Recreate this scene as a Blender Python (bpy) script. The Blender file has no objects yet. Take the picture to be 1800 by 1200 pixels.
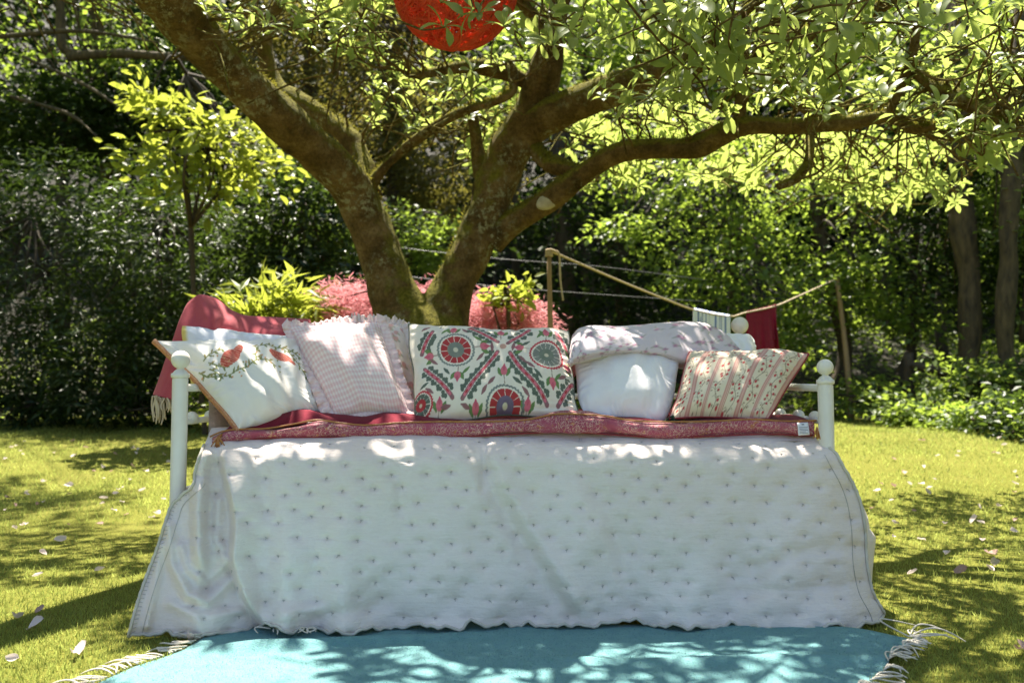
import bpy, math, random
import numpy as np
from mathutils import Vector, Matrix, Euler

S = bpy.context.scene
COL = S.collection
rad = math.radians

# ------------------------------------------------------------------ camera
CAM_H, FPX, PITCH = 0.74, 1500.0, math.atan(80 / 1500.0)
cam_d = bpy.data.cameras.new('camera')
cam = bpy.data.objects.new('camera', cam_d)
COL.objects.link(cam)
cam.location = (0, 0, CAM_H)
cam.rotation_euler = (math.pi / 2 + PITCH, 0, 0)
cam_d.sensor_width = 36
cam_d.lens = 30
cam_d.clip_start = 0.05
cam_d.clip_end = 500
cam_d.dof.use_dof = True
cam_d.dof.focus_distance = 2.85
cam_d.dof.aperture_fstop = 3.0
S.camera = cam

# ------------------------------------------------------------------ light
SUN_EL, SUN_AZ = rad(68), rad(-14)          # azimuth from +Y, clockwise seen from above
wd = bpy.data.worlds.new('World')
S.world = wd
wd.use_nodes = True
wn = wd.node_tree
bgn = wn.nodes['Background']
sky = wn.nodes.new('ShaderNodeTexSky')
sky.sky_type = 'NISHITA'
sky.sun_disc = False
sky.sun_elevation = SUN_EL
sky.sun_rotation = SUN_AZ
wn.links.new(sky.outputs[0], bgn.inputs[0])
bgn.inputs[1].default_value = 0.066
sd = bpy.data.lights.new('sun', 'SUN')
sun = bpy.data.objects.new('sun', sd)
COL.objects.link(sun)
sd.energy = 5.0
sd.angle = rad(0.53)
sd.color = (1.0, 0.93, 0.80)
sdir = Vector((math.sin(SUN_AZ) * math.cos(SUN_EL), math.cos(SUN_AZ) * math.cos(SUN_EL), math.sin(SUN_EL)))
sun.rotation_euler = sdir.to_track_quat('Z', 'Y').to_euler()
S.view_settings.view_transform = 'Standard'
S.view_settings.look = 'None'
S.view_settings.gamma = 1
S.view_settings.use_curve_mapping = False
S.view_settings.exposure = 2.0
S.render.engine = 'CYCLES'
S.cycles.use_denoising = True
S.cycles.max_bounces = 8
S.cycles.transmission_bounces = 6
S.cycles.diffuse_bounces = 4
S.cycles.sample_clamp_indirect = 6

# ------------------------------------------------------------------ helpers
rng = np.random.default_rng(7)
random.seed(7)


def W(px, py, Y):
    """photo pixel (1800 wide) at depth Y -> world point"""
    u, v = (px - 900) / FPX, (600 - py) / FPX
    c, s = math.cos(PITCH), math.sin(PITCH)
    k = Y / (c - v * s)
    return np.array([u * k, Y, CAM_H + (s + v * c) * k])


def PX(P):
    """world points (n,3) -> photo pixels"""
    P = np.asarray(P, float)
    c, s = math.cos(PITCH), math.sin(PITCH)
    dz = P[..., 2] - CAM_H
    fw = P[..., 1] * c + dz * s
    up = -P[..., 1] * s + dz * c
    fw = np.where(fw < 0.05, 0.05, fw)
    return 900 + FPX * P[..., 0] / fw, 600 - FPX * up / fw


def smooth(a, b, x):
    t = np.clip((np.asarray(x, float) - a) / (b - a), 0, 1)
    return t * t * (3 - 2 * t)


class Wob:
    """cheap smooth noise: a sum of sines"""
    def __init__(self, seed, freq, n=9, dim=3, spread=0.6):
        r = np.random.default_rng(seed)
        d = r.normal(size=(n, dim))
        d /= np.linalg.norm(d, axis=1)[:, None]
        self.k = d * (freq * r.uniform(1 - spread, 1 + spread, n))[:, None]
        self.p = r.uniform(0, 6.283, n)
        self.n = n

    def __call__(self, *xs):
        a = 0
        xs = np.broadcast_arrays(*xs)
        for k, p in zip(self.k, self.p):
            a = a + np.sin(sum(x * kk for x, kk in zip(xs, k)) + p)
        return a / math.sqrt(self.n * 0.5)


def link(name, me, parent=None, loc=None):
    o = bpy.data.objects.new(name, me)
    COL.objects.link(o)
    if parent is not None:
        o.parent = parent
    if loc is not None:
        o.location = loc
    return o


def tag(o, label=None, cat=None, group=None, kind=None):
    if label: o['label'] = label
    if cat: o['category'] = cat
    if group: o['group'] = group
    if kind: o['kind'] = kind
    return o


def empty(name, loc=(0, 0, 0)):
    o = bpy.data.objects.new(name, None)
    COL.objects.link(o)
    o.location = loc
    o.empty_display_size = 0.1
    return o


def mesh_np(name, V, Fq, mat, parent=None, off=None, smooth_=True, attrs=None, col=None, uv=None):
    """V (n,3); Fq list of int arrays (m,k)"""
    V = np.asarray(V, np.float32)
    if off is None and parent is not None:
        off = world_loc(parent)
    if off is not None:
        V = V - np.asarray(off, np.float32)
    if not isinstance(Fq, (list, tuple)):
        Fq = [Fq]
    Fq = [np.asarray(f, np.int32) for f in Fq if len(f)]
    me = bpy.data.meshes.new(name)
    me.vertices.add(len(V))
    me.vertices.foreach_set('co', V.ravel())
    idx = np.concatenate([f.ravel() for f in Fq])
    tot = np.concatenate([np.full(len(f), f.shape[1], np.int32) for f in Fq])
    start = np.concatenate([[0], np.cumsum(tot)[:-1]]).astype(np.int32)
    me.loops.add(len(idx))
    me.loops.foreach_set('vertex_index', idx)
    me.polygons.add(len(tot))
    me.polygons.foreach_set('loop_start', start)
    me.update(calc_edges=True)
    me.polygons.foreach_set('use_smooth', np.full(len(tot), bool(smooth_)))
    if attrs:
        for k, a in attrs.items():
            at = me.attributes.new(k, 'FLOAT', 'POINT')
            at.data.foreach_set('value', np.asarray(a, np.float32))
    if col is not None:
        at = me.color_attributes.new('Col', 'FLOAT_COLOR', 'POINT')
        c4 = np.ones((len(V), 4), np.float32)
        c4[:, :3] = col
        at.data.foreach_set('color', c4.ravel())
    if uv is not None:
        ul = me.uv_layers.new(name='UVMap')
        ul.data.foreach_set('uv', np.asarray(uv, np.float32)[idx].ravel())
    me.validate()
    if mat is not None:
        me.materials.append(mat)
    o = link(name, me, parent)
    return o


def world_loc(o):
    p = np.zeros(3)
    while o is not None:
        p += np.array(o.location)
        o = o.parent
    return p


class MB:
    """collects shapes, then makes ONE mesh object"""
    def __init__(self):
        self.V, self.F, self.n = [], {3: [], 4: []}, 0

    def add(self, V, F):
        V = np.asarray(V, float).reshape(-1, 3)
        self.V.append(V)
        for f in (F if isinstance(F, list) else [F]):
            f = np.asarray(f, int)
            if len(f):
                self.F[f.shape[1]].append(f + self.n)
        self.n += len(V)

    def grid(self, P, close_u=False, close_v=False):
        n, m = P.shape[:2]
        self.add(P.reshape(-1, 3), gridf(n, m, close_u, close_v))

    def tube(self, pts, r, seg=8, cap=True, res=0, wob=None, bump=0.0):
        P, R = np.asarray(pts, float), np.broadcast_to(np.asarray(r, float), (len(pts),)).copy()
        if res:
            P, R = catmull(P, R, res)
        n = len(P)
        T = np.gradient(P, axis=0)
        T /= np.linalg.norm(T, axis=1)[:, None] + 1e-12
        a = np.array([0, 0, 1.0]) if abs(T[0][2]) < 0.9 else np.array([1.0, 0, 0])
        N = np.cross(T[0], a); N /= np.linalg.norm(N)
        rings = np.zeros((n, seg, 3))
        th = np.arange(seg) * 2 * math.pi / seg
        for i in range(n):
            N = N - T[i] * np.dot(N, T[i]); N /= np.linalg.norm(N) + 1e-12
            B = np.cross(T[i], N)
            d = np.cos(th)[:, None] * N + np.sin(th)[:, None] * B
            rings[i] = P[i] + d * R[i]
            if wob is not None:
                q = rings[i]
                rings[i] = q + d * (R[i] * bump * wob(q[:, 0], q[:, 1], q[:, 2]))[:, None]
        F = gridf(n, seg, False, True)
        V = rings.reshape(-1, 3)
        if cap:
            V = np.vstack([V, P[0], P[-1]])
            i0, i1 = n * seg, n * seg + 1
            j = np.arange(seg); k = (j + 1) % seg
            self.add(V, [F, np.stack([np.full(seg, i0), k, j], 1), np.stack([np.full(seg, i1), (n - 1) * seg + j, (n - 1) * seg + k], 1)])
        else:
            self.add(V, F)

    def lathe(self, prof, base, seg=24):
        """prof: list of (r, z) about a vertical axis at base"""
        pr = np.asarray(prof, float)
        th = np.arange(seg) * 2 * math.pi / seg
        V = np.stack([np.outer(pr[:, 0], np.cos(th)), np.outer(pr[:, 0], np.sin(th)), np.repeat(pr[:, 1][:, None], seg, 1)], 2) + np.asarray(base)
        self.add(V.reshape(-1, 3), gridf(len(pr), seg, False, True))

    def box(self, c, s):
        c, s = np.asarray(c, float), np.asarray(s, float) / 2
        V = np.array([[x, y, z] for x in (-1, 1) for y in (-1, 1) for z in (-1, 1)]) * s + c
        self.add(V, np.array([[0, 1, 3, 2], [4, 6, 7, 5], [0, 4, 5, 1], [2, 3, 7, 6], [0, 2, 6, 4], [1, 5, 7, 3]]))

    def build(self, name, mat, parent=None, smooth_=True, **k):
        V = np.concatenate(self.V)
        F = [np.concatenate(f) for f in self.F.values() if f]
        return mesh_np(name, V, F, mat, parent, smooth_=smooth_, **k)


def gridf(n, m, cu=False, cv=False):
    I = np.arange(n if cu else n - 1)
    J = np.arange(m if cv else m - 1)
    i, j = np.meshgrid(I, J, indexing='ij')
    i2, j2 = (i + 1) % n, (j + 1) % m
    return np.stack([i * m + j, i * m + j2, i2 * m + j2, i2 * m + j], -1).reshape(-1, 4)


def catmull(P, R, res):
    n = len(P)
    if n < 3:
        t = np.linspace(0, 1, res + 1)[:, None]
        return P[0] + (P[-1] - P[0]) * t, R[0] + (R[-1] - R[0]) * t[:, 0]
    Q = np.column_stack([P, R])
    Q = np.vstack([2 * Q[0] - Q[1], Q, 2 * Q[-1] - Q[-2]])
    out = []
    for i in range(1, n):
        p0, p1, p2, p3 = Q[i - 1], Q[i], Q[i + 1], Q[i + 2]
        for t in np.arange(res) / res:
            out.append(0.5 * (2 * p1 + (p2 - p0) * t + (2 * p0 - 5 * p1 + 4 * p2 - p3) * t * t + (3 * p1 - p0 - 3 * p2 + p3) * t ** 3))
    out.append(Q[n])
    out = np.array(out)
    return out[:, :3], np.maximum(out[:, 3], 1e-4)


def curve1(pts, x):
    """smooth 1D interpolation through (x, y) pairs"""
    p = np.asarray(pts, float)
    x = np.asarray(x, float)
    m = np.gradient(p[:, 1], p[:, 0])
    i = np.clip(np.searchsorted(p[:, 0], x) - 1, 0, len(p) - 2)
    h = p[i + 1, 0] - p[i, 0]
    t = np.clip((x - p[i, 0]) / h, 0, 1)
    return ((2 * t**3 - 3 * t**2 + 1) * p[i, 1] + (t**3 - 2 * t**2 + t) * h * m[i] + (-2 * t**3 + 3 * t**2) * p[i + 1, 1] + (t**3 - t**2) * h * m[i + 1])


def lin(c):
    c = np.asarray(c, float) / 255.0
    return np.where(c <= 0.04045, c / 12.92, ((c + 0.055) / 1.055) ** 2.4)


# ------------------------------------------------------------------ materials
def newmat(name):
    m = bpy.data.materials.new(name)
    m.use_nodes = True
    nt = m.node_tree
    p = nt.nodes['Principled BSDF']
    return m, nt, p


def N(nt, typ, **kw):
    n = nt.nodes.new(typ)
    for k, v in kw.items():
        setattr(n, k, v)
    return n


def noise(nt, scale, detail=4, coord='Object', stretch=None, rough=0.55):
    tc = N(nt, 'ShaderNodeTexCoord')
    out = tc.outputs[coord]
    if stretch:
        mp = N(nt, 'ShaderNodeMapping')
        mp.inputs['Scale'].default_value = stretch
        nt.links.new(out, mp.inputs[0]); out = mp.outputs[0]
    n = N(nt, 'ShaderNodeTexNoise')
    n.inputs['Scale'].default_value = scale
    n.inputs['Detail'].default_value = detail
    n.inputs['Roughness'].default_value = rough
    nt.links.new(out, n.inputs['Vector'])
    return n


def ramp(nt, src, stops):
    r = N(nt, 'ShaderNodeValToRGB')
    el = r.color_ramp.elements
    while len(el) < len(stops):
        el.new(0.5)
    for e, (p, c) in zip(el, stops):
        e.position = p
        e.color = (*c, 1) if len(c) == 3 else c
    nt.links.new(src, r.inputs[0])
    return r


def mixc(nt, fac, a, b, mode='MIX'):
    m = N(nt, 'ShaderNodeMix', data_type='RGBA', blend_type=mode)
    for s, v in ((0, fac), (6, a), (7, b)):
        if hasattr(v, 'is_linked'):
            nt.links.new(v, m.inputs[s])
        else:
            m.inputs[s].default_value = v if s == 0 else (*v, 1)
    return m.outputs[2]


def bump(nt, p, src, strength, dist=0.01, chain=None):
    b = N(nt, 'ShaderNodeBump')
    b.inputs['Strength'].default_value = strength
    b.inputs['Distance'].default_value = dist
    nt.links.new(src, b.inputs['Height'])
    if chain is not None:
        nt.links.new(chain, b.inputs['Normal'])
    nt.links.new(b.outputs[0], p.inputs['Normal'])
    return b.outputs[0]


def simple(name, ca, cb=None, scale=12, rough=0.6, bmp=0.0, bscale=None, spec=0.5, stretch=None, bdist=0.005):
    m, nt, p = newmat(name)
    p.inputs['Roughness'].default_value = rough
    p.inputs['Specular IOR Level'].default_value = spec
    if cb is None:
        cb = tuple(c * 0.85 for c in ca)
    n = noise(nt, scale, stretch=stretch)
    r = ramp(nt, n.outputs['Fac'], [(0.3, ca), (0.7, cb)])
    nt.links.new(r.outputs[0], p.inputs['Base Color'])
    if bmp:
        n2 = noise(nt, bscale or scale * 6, 6, stretch=stretch)
        bump(nt, p, n2.outputs['Fac'], bmp, bdist)
    return m


def leafmat(name, ca, cb, trans, tfac=0.45, rough=0.4, spec=0.4):
    """two leaf colours picked by each leaf's own 'tint', part of the light passing through"""
    m, nt, p = newmat(name)
    at = N(nt, 'ShaderNodeAttribute', attribute_name='tint')
    c = mixc(nt, at.outputs['Fac'], ca, cb)
    nt.links.new(c, p.inputs['Base Color'])
    p.inputs['Roughness'].default_value = rough
    p.inputs['Specular IOR Level'].default_value = spec
    t = N(nt, 'ShaderNodeBsdfTranslucent')
    tc = mixc(nt, at.outputs['Fac'], trans, tuple(x * 1.35 for x in trans))
    nt.links.new(tc, t.inputs[0])
    mx = N(nt, 'ShaderNodeMixShader')
    mx.inputs[0].default_value = tfac
    nt.links.new(p.outputs[0], mx.inputs[1])
    nt.links.new(t.outputs[0], mx.inputs[2])
    nt.links.new(mx.outputs[0], nt.nodes['Material Output'].inputs[0])
    return m


def clothmat(name, weave=900, bmp=0.12, rough=0.92, col=None, fuzz=0.06, col2=None, trans=0.0):
    m, nt, p = newmat(name)
    if col is None:
        at = N(nt, 'ShaderNodeAttribute', attribute_name='Col')
        c = at.outputs['Color']
    else:
        n0 = noise(nt, 14, 5)
        c = ramp(nt, n0.outputs['Fac'], [(0.3, col), (0.7, col2 or tuple(x * 0.86 for x in col))]).outputs[0]
    n1 = noise(nt, weave, 2)
    c = mixc(nt, 0.16, c, n1.outputs['Color'], 'SOFT_LIGHT')
    nt.links.new(c, p.inputs['Base Color'])
    p.inputs['Roughness'].default_value = rough
    p.inputs['Specular IOR Level'].default_value = 0.15
    p.inputs['Sheen Weight'].default_value = fuzz
    p.inputs['Sheen Roughness'].default_value = 0.6
    n2 = noise(nt, 26, 5)
    b1 = bump(nt, p, n2.outputs['Fac'], 0.16, 0.02)
    bump(nt, p, n1.outputs['Fac'], bmp, 0.002, b1)
    if trans:
        t = N(nt, 'ShaderNodeBsdfTranslucent')
        nt.links.new(c, t.inputs[0])
        mx = N(nt, 'ShaderNodeMixShader')
        mx.inputs[0].default_value = trans
        nt.links.new(p.outputs[0], mx.inputs[1]); nt.links.new(t.outputs[0], mx.inputs[2])
        nt.links.new(mx.outputs[0], nt.nodes['Material Output'].inputs[0])
    return m


M = {}
M['white_paint'] = simple('cream_white_paint', (0.78, 0.75, 0.68), (0.70, 0.66, 0.58), 9, 0.38, 0.05, 60)
_m = M['white_paint']; _nt = _m.node_tree; _p = _nt.nodes['Principled BSDF']
_c = _p.inputs['Base Color'].links[0].from_socket
_w = ramp(_nt, noise(_nt, 38, 7, rough=0.75).outputs['Fac'], [(0.66, (0, 0, 0)), (0.72, (0.8, 0.8, 0.8))]).outputs[0]
_nt.links.new(mixc(_nt, _w, _c, (0.34, 0.27, 0.19)), _p.inputs['Base Color'])
M['print'] = clothmat('printed_cotton', 900, 0.1)
M['white_cotton'] = clothmat('white_cotton', 900, 0.08, col=(0.80, 0.79, 0.78), col2=(0.76, 0.75, 0.75))
M['crimson'] = clothmat('crimson_velvet', 700, 0.1, col=(0.21, 0.010, 0.028), col2=(0.11, 0.005, 0.014), fuzz=0.08)
M['throw'] = clothmat('dusty_rose_wool', 420, 0.35, col=(0.47, 0.085, 0.108), col2=(0.40, 0.064, 0.084), fuzz=0.12, trans=0.10)
M['fringe'] = clothmat('cream_wool_yarn', 500, 0.3, col=(0.66, 0.56, 0.40), col2=(0.58, 0.47, 0.32), trans=0.15)
M['cord'] = clothmat('off_white_cord', 500, 0.3, col=(0.68, 0.62, 0.53), col2=(0.58, 0.52, 0.43))
M['gold'] = simple('gold_piping', (0.42, 0.20, 0.035), (0.30, 0.10, 0.03), 60, 0.5)
M['redpipe'] = simple('dark_red_piping', (0.30, 0.03, 0.035), (0.20, 0.02, 0.025), 60, 0.7)
M['greenpipe'] = simple('grey_green_piping', (0.10, 0.12, 0.08), (0.07, 0.08, 0.055), 60, 0.7)
M['braid'] = simple('terracotta_braid', (0.42, 0.13, 0.07), (0.60, 0.36, 0.20), 160, 0.8, 0.3, 300)
M['tag'] = simple('white_label', (0.75, 0.75, 0.78), None, 20, 0.5)
M['ink'] = simple('grey_ink', (0.16, 0.16, 0.19), None, 20, 0.7)
M['burgundy'] = clothmat('burgundy_towelling', 260, 0.5, col=(0.25, 0.006, 0.038), col2=(0.19, 0.004, 0.028), trans=0.2)
M['wood_pole'] = simple('weathered_pole', (0.34, 0.23, 0.12), (0.24, 0.16, 0.085), 14, 0.85, 0.3, 40, stretch=(1, 1, .1))
M['rope'] = simple('hemp_rope', (0.50, 0.41, 0.28), (0.38, 0.30, 0.19), 120, 0.9, 0.5, 300)
M['wire'] = simple('grey_wire', (0.05, 0.055, 0.055), None, 20, 0.5)
M['lantern'] = clothmat('scarlet_twine', 300, 0.4, col=(0.88, 0.200, 0.095), col2=(0.80, 0.085, 0.040), trans=0.62)
M['petal'] = clothmat('blush_petal', 200, 0.1, col=(0.76, 0.68, 0.64), col2=(0.70, 0.56, 0.53), trans=0.25)
M['brownpetal'] = clothmat('browned_petal', 200, 0.1, col=(0.40, 0.25, 0.20), col2=(0.52, 0.36, 0.31), trans=0.2)
M['darkgreen'] = clothmat('dark_green_yarn', 200, 0.5, col=(0.012, 0.035, 0.018))
M['soil'] = simple('leaf_litter', (0.024, 0.018, 0.010), (0.012, 0.013, 0.006), 5, 0.95, 0.8, 14, bdist=0.05)
M['bark'] = simple('dark_bark', (0.070, 0.050, 0.028), (0.024, 0.019, 0.011), 15, 0.9, 0.6, 22, stretch=(1, 1, .3), bdist=0.02)
M['bark2'] = simple('olive_bark', (0.120, 0.086, 0.036), (0.032, 0.023, 0.010), 17, 0.9, 0.9, 30, stretch=(1, 1, .3), bdist=0.02)


def barkmat():
    m, nt, p = newmat('mossy_magnolia_bark')
    n = noise(nt, 7, 8)
    base = ramp(nt, n.outputs['Fac'], [(0.28, (0.048, 0.031, 0.011)), (0.5, (0.140, 0.088, 0.033)), (0.72, (0.240, 0.162, 0.072))]).outputs[0]
    # lichen freckles and blotches
    v = noise(nt, 26, 6, rough=0.75)
    lm = ramp(nt, v.outputs['Fac'], [(0.51, (0, 0, 0)), (0.58, (1, 1, 1))]).outputs[0]
    v2 = noise(nt, 3.2, 3)
    lm2 = ramp(nt, v2.outputs['Fac'], [(0.48, (0, 0, 0)), (0.6, (1, 1, 1))]).outputs[0]
    l = mixc(nt, 1.0, lm, lm2, 'MULTIPLY')
    base = mixc(nt, l, base, (0.30, 0.285, 0.17))
    base = mixc(nt, 0.5, base, ramp(nt, noise(nt, 48, 6, rough=0.8).outputs['Fac'], [(0.36, (0.08, 0.08, 0.08)), (0.64, (0.92, 0.92, 0.92))]).outputs[0], 'SOFT_LIGHT')
    # moss on what faces up
    g = N(nt, 'ShaderNodeNewGeometry')
    sx = N(nt, 'ShaderNodeSeparateXYZ')
    nt.links.new(g.outputs['Normal'], sx.inputs[0])
    mn = noise(nt, 11, 6)
    ad = N(nt, 'ShaderNodeMath', operation='MULTIPLY_ADD')
    nt.links.new(mn.outputs['Fac'], ad.inputs[0]); ad.inputs[1].default_value = 1.3
    nt.links.new(sx.outputs['Z'], ad.inputs[2])
    mm = ramp(nt, ad.outputs[0], [(0.70, (0, 0, 0)), (1.05, (1, 1, 1))]).outputs[0]
    mc = ramp(nt, noise(nt, 60, 4).outputs['Fac'], [(0.3, (0.085, 0.078, 0.010)), (0.7, (0.22, 0.195, 0.028))]).outputs[0]
    base = mixc(nt, mm, base, mc)
    nt.links.new(base, p.inputs['Base Color'])
    p.inputs['Roughness'].default_value = 0.95
    p.inputs['Specular IOR Level'].default_value = 0.15
    b1 = bump(nt, p, noise(nt, 40, 7, rough=0.7).outputs['Fac'], 1.0, 0.035)
    bump(nt, p, noise(nt, 9, 3).outputs['Fac'], 0.5, 0.04, b1)
    return m


M['magnolia_bark'] = barkmat()
M['scar'] = simple('pale_cut_wood', (0.42, 0.37, 0.27), (0.30, 0.26, 0.18), 30, 0.8, 0.3, 80)
M['moss'] = leafmat('moss_fuzz', (0.10, 0.095, 0.014), (0.17, 0.16, 0.025), (0.22, 0.20, 0.03), 0.4, 0.9, 0.1)

#            name                       dark                     light                   light passing through
M['lf_mag'] = leafmat('magnolia_leaf', (0.100, 0.150, 0.048), (0.160, 0.205, 0.066), (0.35, 0.42, 0.095), 0.50, 0.42, 0.35)
M['lf_rhod'] = leafmat('rhododendron_leaf', (0.013, 0.028, 0.008), (0.040, 0.064, 0.015), (0.10, 0.16, 0.02), 0.26, 0.40, 0.32)
M['lf_lime'] = leafmat('lime_leaf', (0.10, 0.14, 0.020), (0.17, 0.21, 0.030), (0.36, 0.40, 0.05), 0.50, 0.45)
M['lf_green'] = leafmat('hedge_leaf', (0.045, 0.085, 0.020), (0.105, 0.150, 0.032), (0.29, 0.39, 0.050), 0.50, 0.42, 0.35)
M['lf_yew'] = leafmat('yew_leaf', (0.055, 0.060, 0.018), (0.120, 0.110, 0.034), (0.22, 0.20, 0.035), 0.42, 0.6, 0.2)
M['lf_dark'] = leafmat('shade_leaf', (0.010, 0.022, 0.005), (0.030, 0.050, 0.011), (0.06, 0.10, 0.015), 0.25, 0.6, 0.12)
M['lf_acer'] = leafmat('red_maple_leaf', (0.36, 0.095, 0.105), (0.62, 0.32, 0.32), (0.62, 0.26, 0.28), 0.42, 0.5)
M['lf_grass'] = leafmat('grass_blade', (0.115, 0.155, 0.030), (0.250, 0.262, 0.080), (0.42, 0.48, 0.115), 0.45, 0.55, 0.25)


def lawnmat():
    m, nt, p = newmat('mown_lawn')
    n1 = noise(nt, 1.6, 5)
    n2 = noise(nt, 90, 4)
    a = ramp(nt, n1.outputs['Fac'], [(0.3, (0.120, 0.135, 0.024)), (0.55, (0.165, 0.170, 0.036)), (0.75, (0.200, 0.185, 0.050))]).outputs[0]
    b = mixc(nt, 0.55, a, ramp(nt, n2.outputs['Fac'], [(0.3, (0.06, 0.065, 0.010)), (0.7, (0.22, 0.21, 0.03))]).outputs[0])
    nt.links.new(b, p.inputs['Base Color'])
    p.inputs['Roughness'].default_value = 0.95
    p.inputs['Specular IOR Level'].default_value = 0.1
    bump(nt, p, n2.outputs['Fac'], 0.9, 0.02)
    return m


M['lawn'] = lawnmat()


def quiltmat():
    m, nt, p = newmat('white_muslin_quilt')
    n0 = noise(nt, 3, 4)
    c = ramp(nt, n0.outputs['Fac'], [(0.3, (0.80, 0.715, 0.675)), (0.7, (0.745, 0.655, 0.60))]).outputs[0]
    th = noise(nt, 22, 5, stretch=(1, 1, 9), rough=0.75)
    c = mixc(nt, 0.20, c, ramp(nt, th.outputs['Fac'], [(0.35, (0.22, 0.22, 0.22)), (0.65, (0.72, 0.72, 0.72))]).outputs[0], 'SOFT_LIGHT')
    nt.links.new(c, p.inputs['Base Color'])
    p.inputs['Roughness'].default_value = 0.95
    p.inputs['Specular IOR Level'].default_value = 0.1
    p.inputs['Sheen Weight'].default_value = 0.04
    cr = noise(nt, 14, 6, stretch=(1, 1, 7), rough=0.7)
    b1 = bump(nt, p, cr.outputs['Fac'], 0.42, 0.012)
    b2 = bump(nt, p, noise(nt, 34, 5).outputs['Fac'], 0.4, 0.012, b1)
    bump(nt, p, noise(nt, 600, 2).outputs['Fac'], 0.15, 0.002, b2)
    return m


M['quilt'] = quiltmat()
M['thread'] = simple('grey_thread', (0.42, 0.39, 0.36), (0.52, 0.48, 0.43), 60, 0.9)
M['hem'] = clothmat('quilt_hem', 500, 0.3, col=(0.62, 0.58, 0.50), col2=(0.50, 0.46, 0.39))


def rugmat():
    m, nt, p = newmat('turquoise_wool_rug')
    n0 = noise(nt, 22, 7, rough=0.7)
    c = ramp(nt, n0.outputs['Fac'], [(0.3, (0.120, 0.270, 0.285)), (0.7, (0.165, 0.335, 0.345))]).outputs[0]
    n1 = noise(nt, 160, 3, stretch=(1, 2.5, 1))
    c = mixc(nt, 0.38, c, n1.outputs['Color'], 'SOFT_LIGHT')
    nt.links.new(c, p.inputs['Base Color'])
    p.inputs['Roughness'].default_value = 0.95
    p.inputs['Specular IOR Level'].default_value = 0.1
    p.inputs['Sheen Weight'].default_value = 0.12
    bump(nt, p, n1.outputs['Fac'], 0.8, 0.007)
    return m


M['rug'] = rugmat()


def padmat():
    m, nt, p = newmat('rose_paisley_print')
    tc = N(nt, 'ShaderNodeTexCoord')
    w = noise(nt, 16, 3)
    mp = N(nt, 'ShaderNodeVectorMath', operation='ADD')
    sc = N(nt, 'ShaderNodeVectorMath', operation='SCALE'); sc.inputs['Scale'].default_value = 0.16
    nt.links.new(w.outputs['Color'], sc.inputs[0])
    nt.links.new(tc.outputs['Object'], mp.inputs[0]); nt.links.new(sc.outputs[0], mp.inputs[1])
    vo = N(nt, 'ShaderNodeTexVoronoi', feature='DISTANCE_TO_EDGE'); vo.inputs['Scale'].default_value = 62
    nt.links.new(mp.outputs[0], vo.inputs['Vector'])
    line = ramp(nt, vo.outputs['Distance'], [(0.03, (1, 1, 1)), (0.075, (0, 0, 0))]).outputs[0]
    vo2 = N(nt, 'ShaderNodeTexVoronoi'); vo2.inputs['Scale'].default_value = 40
    nt.links.new(mp.outputs[0], vo2.inputs['Vector'])
    spot = ramp(nt, vo2.outputs['Distance'], [(0.22, (1, 1, 1)), (0.28, (0, 0, 0))]).outputs[0]
    n0 = noise(nt, 7, 4)
    base = ramp(nt, n0.outputs['Fac'], [(0.3, (0.40, 0.070, 0.120)), (0.7, (0.24, 0.026, 0.055))]).outputs[0]
    gate = ramp(nt, noise(nt, 13, 2).outputs['Fac'], [(0.30, (0, 0, 0)), (0.46, (1, 1, 1))]).outputs[0]
    base = mixc(nt, mixc(nt, 1.0, spot, gate, 'MULTIPLY'), base, (0.42, 0.16, 0.06))
    base = mixc(nt, mixc(nt, 0.75, (0, 0, 0), mixc(nt, 1.0, line, gate, 'MULTIPLY')), base, (0.62, 0.40, 0.32))
    nt.links.new(base, p.inputs['Base Color'])
    p.inputs['Roughness'].default_value = 0.6
    p.inputs['Sheen Weight'].default_value = 0.05
    b1 = bump(nt, p, n0.outputs['Fac'], 0.3, 0.03)
    bump(nt, p, noise(nt, 30, 4).outputs['Fac'], 0.5, 0.012, b1)
    return m


M['pad'] = padmat()

# ================================================================== the setting
gw = Wob(3, 0.9, dim=2)
gw2 = Wob(4, 4.0, dim=2)


def gz(x, y):
    x, y = np.asarray(x, float), np.asarray(y, float)
    z = 0.28 * smooth(4.2, 9.5, y)
    d = np.maximum(np.maximum(x - 4.75 - 0.25 * gw(x * 0.5, y * 0.5), y - 12.0), -(x + 9.5))
    d = np.maximum(d, 0)
    z = z + 0.34 * d * smooth(0, 2.5, d) + 0.30 * np.maximum(d - 5, 0)
    near = smooth(3.2, 5, np.hypot(x, y - 2.4))
    z = z + (0.03 * gw(x, y) + 0.012 * gw2(x, y)) * near + 0.25 * gw(x * 0.6, y * 0.6) * smooth(0.5, 5, d)
    return z


def sheet(name, xs, ys, mat, kind='structure', dz=0.0):
    X, Y = np.meshgrid(xs, ys, indexing='xy')
    V = np.stack([X, Y, gz(X, Y) + dz], 2)
    return tag(mesh_np(name, V.reshape(-1, 3), gridf(len(ys), len(xs)), mat), kind=kind)


sheet('lawn', np.linspace(-10, 4.95, 120), np.linspace(-14, 12.4, 200), M['lawn'])
# the wooded bank that rises round the lawn and hides the horizon
sheet('woodland_bank', np.linspace(-60, 60, 160), np.linspace(-14, 70, 130), M['soil'], dz=-0.06)

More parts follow.
